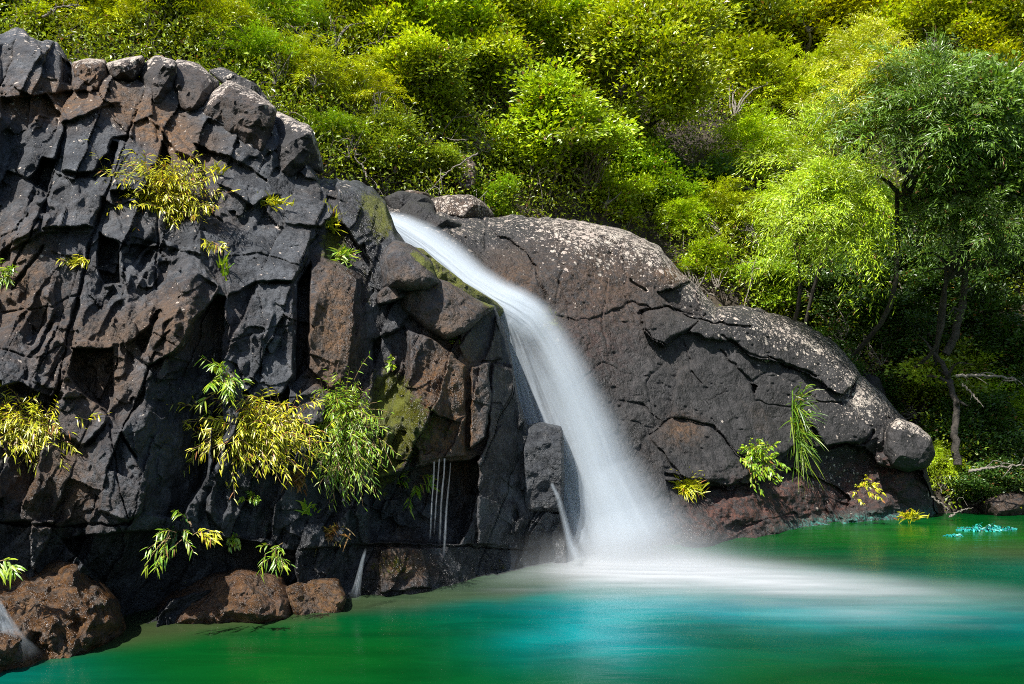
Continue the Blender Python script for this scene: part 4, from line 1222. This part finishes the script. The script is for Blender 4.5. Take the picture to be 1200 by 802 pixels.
def tuft(name, label, px, py, w, h, color, kind='bamboo', n=40, seed=0, D=None, lean=(0, 0), group=None, leaf=1.0, cat='plant', droop=1.0, right=False, zs=.13):
    rng = np.random.default_rng(seed + 900)
    if D is None:
        D = (depth_right if right else depth_left)(px, py)
    m = D / FOC
    base = P(px, py, D - (.14 if right else .05))
    loc = base.copy()
    nrm = unit(np.array([.08, -.9, .25]))
    wm, hm = w * m, h * m
    pos, ax, nr, L, W = [], [], [], [], []
    paths, rad = [], []
    for k in range(n):
        st = np.array([rng.normal() * wm * .2, 0, rng.normal() * hm * zs])
        side = rng.normal() * .55 + lean[0]
        up = rng.normal() * .45 + lean[1]
        d = unit(np.array([side * wm / max(wm, hm) * 1.6, 0, up * hm / max(wm, hm) * 1.6]) + nrm * rng.uniform(.25, .8))
        ln = rng.uniform(.35, 1.0) * max(wm, hm) * .56
        t = np.linspace(0, 1, 9)[:, None]
        stem = st + d * ln * t + np.array([0, 0, -1]) * t ** 2 * ln * .26 * droop
        if kind == 'grass':
            q = 9
            wd = rng.uniform(.006, .011) * leaf * (1 - np.linspace(0, 1, q) ** 1.6) + .0006
            tg = unit(np.gradient(stem, axis=0)); sd = unit(np.cross(tg, nrm + rng.normal(size=3) * .4))
            paths.append((stem, sd * wd[:, None]))
            continue
        paths.append(stem); rad.append(np.linspace(.0045, .0018, 9))
        tg = unit(np.gradient(stem, axis=0))
        nl = int(rng.integers(10, 17))
        for q in range(nl):
            s = rng.uniform(.25, 1.0) if q else 1.0
            i = min(int(s * 8), 8)
            sg = 1 if q % 2 else -1
            sd = unit(np.cross(tg[i], nrm))
            pos.append(stem[i] + rng.normal(size=3) * .006)
            ax.append(tg[i] * .75 + sd * sg * rng.uniform(.3, 1.0) + nrm * rng.uniform(-.1, .4) + np.array([0, 0, -.25]))
            nr.append(nrm + np.array([0, 0, .7]) + rng.normal(size=3) * .4)
            l = rng.uniform(.055, .105) * leaf
            L.append(l); W.append(l * (rng.uniform(.10, .16) if kind == 'bamboo' else rng.uniform(.3, .45)))
    if kind == 'grass':
        V, F, o = [], [], 0
        for s, d in paths:
            V.append(np.stack([s + d, s - d], 1).reshape(-1, 3)); F.append(quads(9, 2, o)); o += 18
        ob = link(name, mesh(name, np.concatenate(V), np.concatenate(F), None, False, TUFT[color]), loc)
        return tag(ob, label, cat, group)
    ob = link(name, None, loc)
    V, F = lance(np.array(pos), np.array(ax), np.array(nr), np.array(L), np.array(W), .35)
    link('leaves', mesh('leaves', V, F, None, False, TUFT[color]), parent=ob)
    V, F = tubes(paths, rad, 4)
    link('stems', mesh('stems', V, F, None, True, M_STEM), parent=ob)
    return tag(ob, label, cat, group)


BG = 'bamboo grass clumps rooted in the cliff'
tuft('bamboo_grass', 'big yellow bamboo-grass clump high on the cliff below the brown ledge', 192, 236, 105, 88, 'yellow', n=380, leaf=.78, seed=1, lean=(.05, .25), group=BG, droop=.5)
tuft('bamboo_grass', 'yellow bamboo-grass clump sprawling beside the square dark block in mid cliff', 300, 503, 112, 84, 'yellow', n=340, leaf=.75, seed=2, lean=(.25, .1), group=BG)
tuft('bamboo_grass', 'tall fresh green bamboo-grass clump hanging below the brown rock column', 406, 505, 50, 118, 'green', n=420, leaf=.7, seed=3, lean=(0, 0), group=BG)
tuft('bamboo_grass', 'yellow bamboo-grass clump at the left edge of the cliff', 30, 502, 100, 66, 'yellow', n=190, leaf=.75, seed=4, lean=(.1, .1), group=BG)
tuft('bamboo_grass', 'slim upright green sprig above the sprawling yellow clump', 262, 448, 34, 62, 'green', n=16, seed=5, lean=(.1, .3), group=BG)
tuft('bamboo_grass', 'green leafy sprig left of the sprawling yellow clump', 256, 498, 40, 60, 'green', n=16, seed=6, lean=(-.1, -.1), group=BG)
tuft('bamboo_grass', 'small yellow-green tuft in the crack at the upper left of the cliff', 96, 310, 32, 22, 'yellow', n=10, seed=7, lean=(-.1, .3), group=BG, leaf=.8)
tuft('bamboo_grass', 'small yellow-green tuft cut by the left edge of the picture', 4, 322, 34, 28, 'green', n=12, seed=8, lean=(.2, .3), group=BG, leaf=.8)
tuft('bamboo_grass', 'sparse long green sprays hanging over the shadowed recess', 206, 628, 46, 62, 'green', n=9, leaf=.75, seed=9, lean=(0, -.3), group=BG, droop=1.2, D=5.95)
tuft('bamboo_grass', 'yellow-green spray reaching right over the shadowed recess', 232, 622, 44, 26, 'yellow', n=5, leaf=.75, seed=10, lean=(.5, 0), group=BG, D=5.9)
tuft('bamboo_grass', 'leafy sprig drooping over the dark ledge right of the recess', 322, 646, 34, 38, 'green', n=9, leaf=.7, seed=11, lean=(.15, -.2), group=BG, D=6.5)
tuft('bamboo_grass', 'single bright green frond hanging beside the water threads', 480, 572, 36, 44, 'green', n=10, seed=12, lean=(.05, -.1), group=BG, leaf=1.0)
tuft('bamboo_grass', 'tiny green sprig sticking out over the orange wet boulder', 2, 658, 26, 22, 'green', n=6, seed=13, lean=(.3, 0), group=BG, D=5.45)
tuft('bamboo_grass', 'small yellow tuft behind the shadow face left of the tall joint', 250, 290, 36, 20, 'yellow', n=9, seed=14, lean=(-.3, .2), group=BG, leaf=.8)
tuft('fern', 'dark green ferny cluster hanging in the shade under the overhang', 214, 606, 30, 44, 'deep', kind='fern', n=12, seed=15, lean=(0, -.2), leaf=.5)
tuft('fern', 'little broad-leaved seedling on the mossy wet rock', 457, 428, 20, 26, 'green', kind='fern', n=4, seed=16, lean=(0, .4), leaf=.55)
tuft('fern', 'small moss-green herb at the foot of the grey lip slab', 530, 398, 24, 18, 'green', kind='fern', n=8, seed=17, lean=(0, .2), leaf=.4)
tuft('fern', 'small leafy herb on the wet dark rock below the yellow clump', 292, 586, 26, 24, 'green', kind='fern', n=9, seed=18, lean=(0, .2), leaf=.4)
tuft('fern', 'light green herb drooping on the wet rock under the small leafy herb', 276, 628, 16, 26, 'green', kind='fern', n=6, seed=19, lean=(0, -.2), leaf=.4)
GR = 'grass tufts on the rock'
tuft('grass_tuft', 'thin green grass in the crevice right of the wedge block', 263, 318, 22, 44, 'green', kind='grass', n=26, seed=20, lean=(.1, .9), group=GR, cat='grass')
tuft('grass_tuft', 'thin grass blades on the sloping slab below the largest ridge boulder', 252, 202, 34, 22, 'yellow', kind='grass', n=24, seed=21, lean=(.1, .7), group=GR, cat='grass')
tuft('grass_tuft', 'grass sprouting along the crack under the last ridge boulder', 322, 240, 44, 24, 'yellow', kind='grass', n=36, seed=22, lean=(0, .6), group=GR, cat='grass')
tuft('grass_tuft', 'dry reddish-yellow grass growing on the face of the last ridge boulder', 350, 206, 46, 40, 'dry', kind='grass', n=70, seed=23, lean=(0, .35), group=GR, cat='grass', D=9.05)
tuft('grass_tuft', 'yellow-green grass beside the mossy knob left of the lip', 384, 262, 34, 50, 'yellow', kind='grass', n=70, seed=24, lean=(0, .5), group=GR, cat='grass')
tuft('grass_tuft', 'bright grass hanging in the mossy gully above the brown column', 400, 300, 36, 34, 'green', kind='grass', n=60, seed=25, lean=(0, .2), group=GR, cat='grass')
tuft('grass_tuft', 'spiky pale grass tuft in the dark below the green bamboo clump', 358, 598, 26, 34, 'green', kind='grass', n=26, seed=26, lean=(.1, .6), group=GR, cat='grass')
tuft('grass_tuft', 'orange dried grass cushion on the ledge left of the small trickle', 386, 626, 36, 30, 'dry', kind='grass', n=120, seed=27, lean=(0, .1), group=GR, cat='grass')
tuft('grass_tuft', 'brown dead grass hanging between the two large clumps', 352, 560, 26, 34, 'dry', kind='grass', n=50, seed=28, lean=(0, -.1), group=GR, cat='grass')
tuft('grass_tuft', 'tall green grass clump in the cleft of the rock dome', 934, 500, 20, 74, 'reed', kind='grass', n=220, seed=29, lean=(.25, .1), droop=1.7, zs=.27, group=GR, cat='grass', right=True, leaf=1.1)
tuft('grass_tuft', 'small yellow-green grass tuft near the spray on the rock dome', 808, 570, 36, 40, 'yellow', kind='grass', n=190, seed=30, lean=(0, .3), group=GR, cat='grass', right=True, leaf=1.2)
tuft('grass_tuft', 'bright yellow-green tuft at the waterline below the red scree', 1066, 606, 26, 22, 'yellow', kind='grass', n=80, seed=31, lean=(0, .6), group=GR, cat='grass', D=13.2, leaf=1.2)
tuft('herb', 'small leafy bush growing from a crack low on the rock dome', 884, 540, 48, 54, 'green', kind='fern', n=70, seed=32, lean=(0, .15), right=True, leaf=.75)
tuft('herb', 'pale straggling herb at the base of the lichen patch on the dome', 1012, 570, 26, 34, 'yellow', kind='fern', n=16, seed=33, lean=(0, .2), D=12.9, leaf=.6)
tuft('floating_leaves', 'larger teal raft of leaves floating near the far bank', 1145, 621, 34, 7, 'teal', kind='fern', n=40, seed=34, D=12.35, leaf=.9, cat='leaves', droop=.2)
tuft('floating_leaves', 'smaller teal raft of leaves at the right edge of the pool', 1176, 620, 22, 5, 'teal', kind='fern', n=22, seed=35, D=12.45, leaf=.8, cat='leaves', droop=.2)
tuft('floating_leaves', 'small sunken teal leaf patch left of the larger raft', 1112, 628, 16, 4, 'teal', kind='fern', n=12, seed=36, D=11.7, leaf=.7, cat='leaves', droop=.2)

# ------------------------------------------------------------------ the pool
gx, gy = np.meshgrid(np.arange(-24, 30, .14), np.concatenate([np.arange(-14, 3, .5), np.arange(3, 16, .10), np.arange(16, 24, .5)]))
nz = fbm(gx / 1.6, gy / 1.1, seed=301)
nz2 = fbm(gx / .5, gy / .8, seed=303)
X, Y = gx + .3 * nz, gy + .25 * nz2
teal = .0 + 1.0 * blob(X, Y, .6, 6.1, .7, .8) + .75 * blob(X, Y, 1.7, 7.0, 1.6, .5, -4) + .40 * blob(X, Y, 4.2, 6.6, 2.2, 1.0) + .35 * blob(X, Y, -3.4, 5.1, .7, .5) + .5 * blob(X, Y, 1.6, 8.4, 2.4, 1.6) + .35 * blob(X, Y, 7.5, 9.0, 2.0, 1.3)
grass = .9 * blob(X, Y, 6.2, 11.8, 2.2, 1.6) + .3 * blob(X, Y, -1.6, 5.4, 1.0, .6)
bank = np.interp(gx, [-4.5, -3.2, -2.2, -1.5, -.5, 0, .9], [5.3, 5.9, 6.6, 7.1, 7.6, 7.9, 8.9])
silt = .65 * smooth(.7, .05, bank - Y + .2 * nz) * smooth(1.6, .6, gx) + .55 * blob(X, Y, 6.6, 10.2, 1.0, .9) + .4 * blob(X, Y, 3.3, 9.4, 1.6, .5)
me = mesh('pool_water', np.stack([gx, gy, 0 * gx], -1).reshape(-1, 3), quads(*gx.shape), dict(teal=np.clip(teal, 0, 1), grass=np.clip(grass, 0, 1), silt=np.clip(silt, 0, 1)), True, M_POOL)
tag(link('pool_water', me), 'emerald and turquoise pool below the waterfall', 'water', kind='structure')


def sheet(path, seed, nu=90, nv=420, alpha=.6, sharp=.25, bulge=.25, setback=0.0, widen=1.0, streak=.45, fade_in=.02, fade_out=.1, freq=16, tear=.0, skew=0.0, prof=2.0):
    """one curtain of falling water along a path of (photo x, y, distance, width): real points, with thickness in an attribute"""
    p = np.array(path, float)
    t = np.concatenate([[0], np.cumsum(np.linalg.norm(np.diff(p[:, :2], axis=0), axis=1))]); t /= t[-1]
    tt = np.linspace(0, 1, nv)
    q = np.stack([np.interp(tt, t, p[:, k]) for k in range(4)], 1)
    for _ in range(30):
        q[1:-1] = (q[:-2] + 2 * q[1:-1] + q[2:]) / 4
    tg = np.gradient(q[:, :2], axis=0); tg /= np.linalg.norm(tg, axis=1, keepdims=True)
    side = np.stack([-tg[:, 1], tg[:, 0]], 1)
    u = np.linspace(-1, 1, nu)
    w = q[:, 3] * widen
    px = q[:, None, 0] + side[:, None, 0] * u[None] * w[:, None]
    py = q[:, None, 1] + side[:, None, 1] * u[None] * w[:, None]
    uu, vv = np.meshgrid(u, tt)
    wm = (w * q[:, 2] / FOC)[:, None]
    D = q[:, None, 2] + setback - bulge * wm * (1 - uu ** 2) + .02 * fbm(uu * 6, vv * 5, seed=seed)
    V = P(px, py, D)
    st = fbm(uu * freq / 2 + .4 * fbm(uu * 2, vv * 3, seed=seed + 1), vv * 1.3, seed=seed + 2, octs=4, gain=.6)
    a = np.exp(-np.abs((uu - skew) / (sharp * 2)) ** prof) * (1 + streak * st)
    a = a * smooth(0, fade_in, vv) * smooth(1.0, 1 - fade_out, vv) * smooth(1, .82, np.abs(uu))
    if tear:
        a = a - tear * (.5 + .5 * fbm(uu * 3, vv * 6, seed=seed + 5))
    return V, np.clip(a * alpha, 0, 1)


def curtain(o, name, sheets, mat):
    V, F, A, n0 = [], [], [], 0
    for v, a in sheets:
        nv, nu = a.shape
        V.append(v.reshape(-1, 3)); A.append(a.ravel()); F.append(quads(nv, nu, n0)); n0 += nv * nu
    loc = np.array(o.location) if o is not None else np.zeros(3)
    return link(name, mesh(name, np.concatenate(V) - loc, np.concatenate(F), dict(thick=np.concatenate(A)), True, mat), parent=o)


fall = link('waterfall', None, P(752, 655, 9.6) * [1, 1, 0])
tag(fall, 'silky white waterfall sliding over the lip and arcing down into the pool', 'waterfall')
dr = lambda x, y, o=.22: depth_right(x, y) - o
CH = [(448, 256, 12, 11.5), (470, 268, 11.7, 21.3), (495, 284, 11.45, 27.9), (522, 306, 11.2, 31.2), (552, 332, 10.9, 29.5), (580, 350, 10.65, 29.5), (606, 364, 10.45, 31.2), (640, 392, 10.3, 36.1)]
FA = [(574, 343, 10.65, 19), (600, 357, 10.45, 21.3), (625, 373, 10.36, 25.8), (646, 405, 10.27, 29.6), (662, 438, 10.2, 35), (676, 474, 10.13, 39.5), (692, 514, 10.05, 45.6), (704, 552, 9.97, 51.7), (724, 600, 9.83, 66), (748, 662, 9.6, 98)]
curtain(fall, 'chute', [sheet(CH, 500 + k, alpha=.62, sharp=.36, bulge=.5, setback=-.05 * k, widen=1 - .1 * k, fade_in=.03, fade_out=.22, freq=9, prof=3.0) for k in range(4)], M_FALL)
curtain(fall, 'drop', [sheet(FA, 520 + k, alpha=.33 - .02 * k, sharp=.29, bulge=.4, setback=.10 * k - .15, widen=1.12 - .09 * k, fade_in=.08, fade_out=.12, freq=16, streak=.34, prof=2.1) for k in range(6)], M_FALL)
VE = [(588, 364, 10.35, 12), (600, 395, 10.3, 24), (616, 450, 10.2, 40), (636, 520, 10.0, 58), (656, 590, 9.85, 70), (676, 660, 9.65, 84)]
curtain(fall, 'veil', [sheet(VE, 540 + k, alpha=.26, sharp=.5, bulge=.2, setback=.15 * k, streak=1.2, freq=22, tear=.3, fade_out=.1) for k in range(3)], M_FALL)
RV = [(646, 566, 9.05, 2.5), (655, 585, 9.03, 4), (662, 612, 9.0, 5), (668, 636, 8.95, 6), (678, 660, 8.9, 9)]
curtain(fall, 'rivulet', [sheet(RV, 560 + k, nu=24, nv=120, alpha=.22, sharp=.28, bulge=.3, setback=.03 * k, streak=.5, freq=6) for k in range(2)], M_FALL)

for i, (lab, pts, al) in enumerate([
    ('leftmost of the four water threads falling from the wet brown overhang', [(509, 540, 7.75, 1.0), (508.2, 560, 7.74, 1.3), (507.2, 575, 7.74, .9), (506, 590, 7.74, 1.2), (503, 648, 7.72, 1.7)], .22),
    ('faint second thread of the four falling from the wet brown overhang', [(515, 537, 7.75, .9), (511, 590, 7.74, 1.1), (508, 640, 7.72, 1.5)], .12),
    ('brightest, third thread of the four falling from the wet brown overhang', [(521, 536, 7.75, 1.1), (520.4, 556, 7.75, .9), (518.4, 574, 7.75, 1.5), (517, 590, 7.74, 1.3), (514, 660, 7.7, 2.0)], .28),
    ('rightmost of the four water threads falling from the wet brown overhang', [(528, 541, 7.75, 1.0), (526.6, 560, 7.75, .8), (524.2, 585, 7.74, 1.4), (523, 600, 7.74, 1.5), (519, 672, 7.7, 2.4)], .18),
]):
    o = tag(link('water_thread', None, P(pts[-1][0], pts[-1][1], pts[-1][2])), lab, 'water thread', 'threads of water falling side by side')
    curtain(o, 'stream', [sheet(pts, 580 + i + 7 * k, nu=8, nv=140, alpha=al, sharp=.4, bulge=0, setback=.01 * k, streak=.9, freq=2, tear=.5, fade_out=.4) for k in range(2)], M_FALL)
for i, (lab, pts, al, n) in enumerate([
    ('small white trickle spilling from the ledge into the pool beside the rusty rock', [(429, 642, 7.0, 1.6), (424, 660, 6.98, 2.5), (419, 685, 6.95, 4.5), (415, 706, 6.92, 9)], .16, 3),
    ('white cascade cut by the left edge running down the orange boulder', [(-14, 700, 5.35, 12), (0, 730, 5.32, 16), (12, 756, 5.3, 22), (22, 780, 5.28, 36)], .26, 3),
]):
    o = tag(link('trickle', None, P(pts[-1][0], pts[-1][1], pts[-1][2])), lab, 'trickle')
    curtain(o, 'stream', [sheet(pts, 610 + 9 * i + k, nu=40, nv=120, alpha=al, sharp=.4, bulge=.2, setback=.04 * k, streak=.8, freq=8, fade_in=.2, fade_out=.45) for k in range(n)], M_FALL)

# foam drifting away from the foot of the fall, lying on the water
gx, gy = np.meshgrid(np.arange(-1.2, 6.2, .035), np.arange(5.6, 11.2, .035))
Xs = [-1.2, -.4, .3, 1, 2, 3.2, 4.2, 5.2, 6.2]
yc = np.interp(gx, Xs, [7.7, 8.1, 8.5, 8.75, 8.65, 8.1, 7.7, 7.5, 7.4])
hw = np.interp(gx, Xs, [.3, .4, .7, 1.05, 1.1, .95, .75, .5, .4])
amp = np.interp(gx, Xs, [.0, .02, .26, 1.0, 1.1, .62, .18, .02, 0])
n1 = fbm(gx / 1.5, gy / .32, seed=401, octs=5, gain=.55)
n2 = fbm(gx / .6 + gy, gy / .2, seed=405, octs=3)
f = amp * np.exp(-np.abs((gy - yc + .25 * n1) / hw) ** 2.2) * (1 + .35 * n1 + .15 * n2)
f = f + .10 * np.clip(n1, 0, 1) * blob(gx, gy, 3.2, 6.6, 2.6, .5)
me = mesh('foam', np.stack([gx, gy, 0 * gx + .012 + .02 * np.clip(f, 0, 1)], -1).reshape(-1, 3), quads(*gx.shape), dict(thick=np.clip(f, 0, .93)), True, M_FOAM)
tag(link('foam', me), 'soft white foam spreading over the pool from the foot of the fall', 'foam', kind='stuff')


# spray hanging over the foot of the fall: shells of fine mist, one behind the other
def spray():
    sh = []
    for k in range(7):
        nu, nv = 120, 50
        u, v = np.meshgrid(np.linspace(-1, 1, nu), np.linspace(0, 1, nv))
        x = 1.45 + .12 * k * 0 + u * (1.15 + .16 * k)
        y = 9.75 - .22 * k + .35 * u * u - .25 * u
        z = v * (.72 - .06 * k) * (1 + .3 * vnoise(u * 2, u * 0, seed=700 + k))
        a = .36 * (1 - v) ** 1.2 * np.exp(-(u / .5) ** 2) * smooth(1, .6, np.abs(u)) * (1 + .35 * fbm(u * 3, v * 2, seed=710 + k))
        sh.append((np.stack([x, y, z + .01], -1), np.clip(a, 0, 1)))
    o = curtain(None, 'spray', sh, M_FOAM)
    tag(o, 'pale spray drifting over the foot of the waterfall', 'spray', kind='stuff')


spray()

# ------------------------------------------------------------------ camera, sun, sky
cam = bpy.data.cameras.new('camera')
cam.sensor_width = 36; cam.lens = FOC / 1200 * 36
cam.shift_y = (HY - 401) / 1200
cam.clip_start = .1; cam.clip_end = 300
co = bpy.data.objects.new('camera', cam); co.location = (0, 0, CAMZ); co.rotation_euler = (math.pi / 2, 0, 0)
COL.objects.link(co); SC.camera = co

TO_SUN = np.array([-.46, -.58, .98]); TO_SUN /= np.linalg.norm(TO_SUN)
el = math.asin(TO_SUN[2]); az = math.atan2(TO_SUN[0], TO_SUN[1])
sun = bpy.data.lights.new('sun', 'SUN'); sun.energy = 5.0; sun.angle = R(.53); sun.color = (1.0, .965, .91)
so = bpy.data.objects.new('sun', sun); so.location = (-6, -6, 14); so.rotation_euler = (math.pi / 2 - el, 0, -az + math.pi); COL.objects.link(so)
from mathutils import Vector
so.rotation_euler = Vector(tuple(TO_SUN)).to_track_quat('Z', 'Y').to_euler()

w = bpy.data.worlds.new('World'); SC.world = w; w.use_nodes = True
sky = w.node_tree.nodes.new('ShaderNodeTexSky'); sky.sky_type = 'NISHITA'; sky.sun_disc = False
sky.sun_elevation = el; sky.sun_rotation = az
bg = w.node_tree.nodes['Background']; bg.inputs[1].default_value = .085
w.node_tree.links.new(sky.outputs[0], bg.inputs[0])

SC.view_settings.view_transform = 'Standard'; SC.view_settings.look = 'None'
SC.view_settings.exposure = 1.15; SC.view_settings.gamma = 1.0; SC.view_settings.use_curve_mapping = False
SC.cycles.use_denoising = False
SC.cycles.filter_width = 1.0
SC.cycles.transparent_max_bounces = 40
SC.cycles.max_bounces = 6; SC.cycles.diffuse_bounces = 3; SC.cycles.glossy_bounces = 2; SC.cycles.transmission_bounces = 4
SC.cycles.sample_clamp_direct = 5; SC.cycles.sample_clamp_indirect = 2
SC.cycles.caustics_reflective = False; SC.cycles.caustics_refractive = False
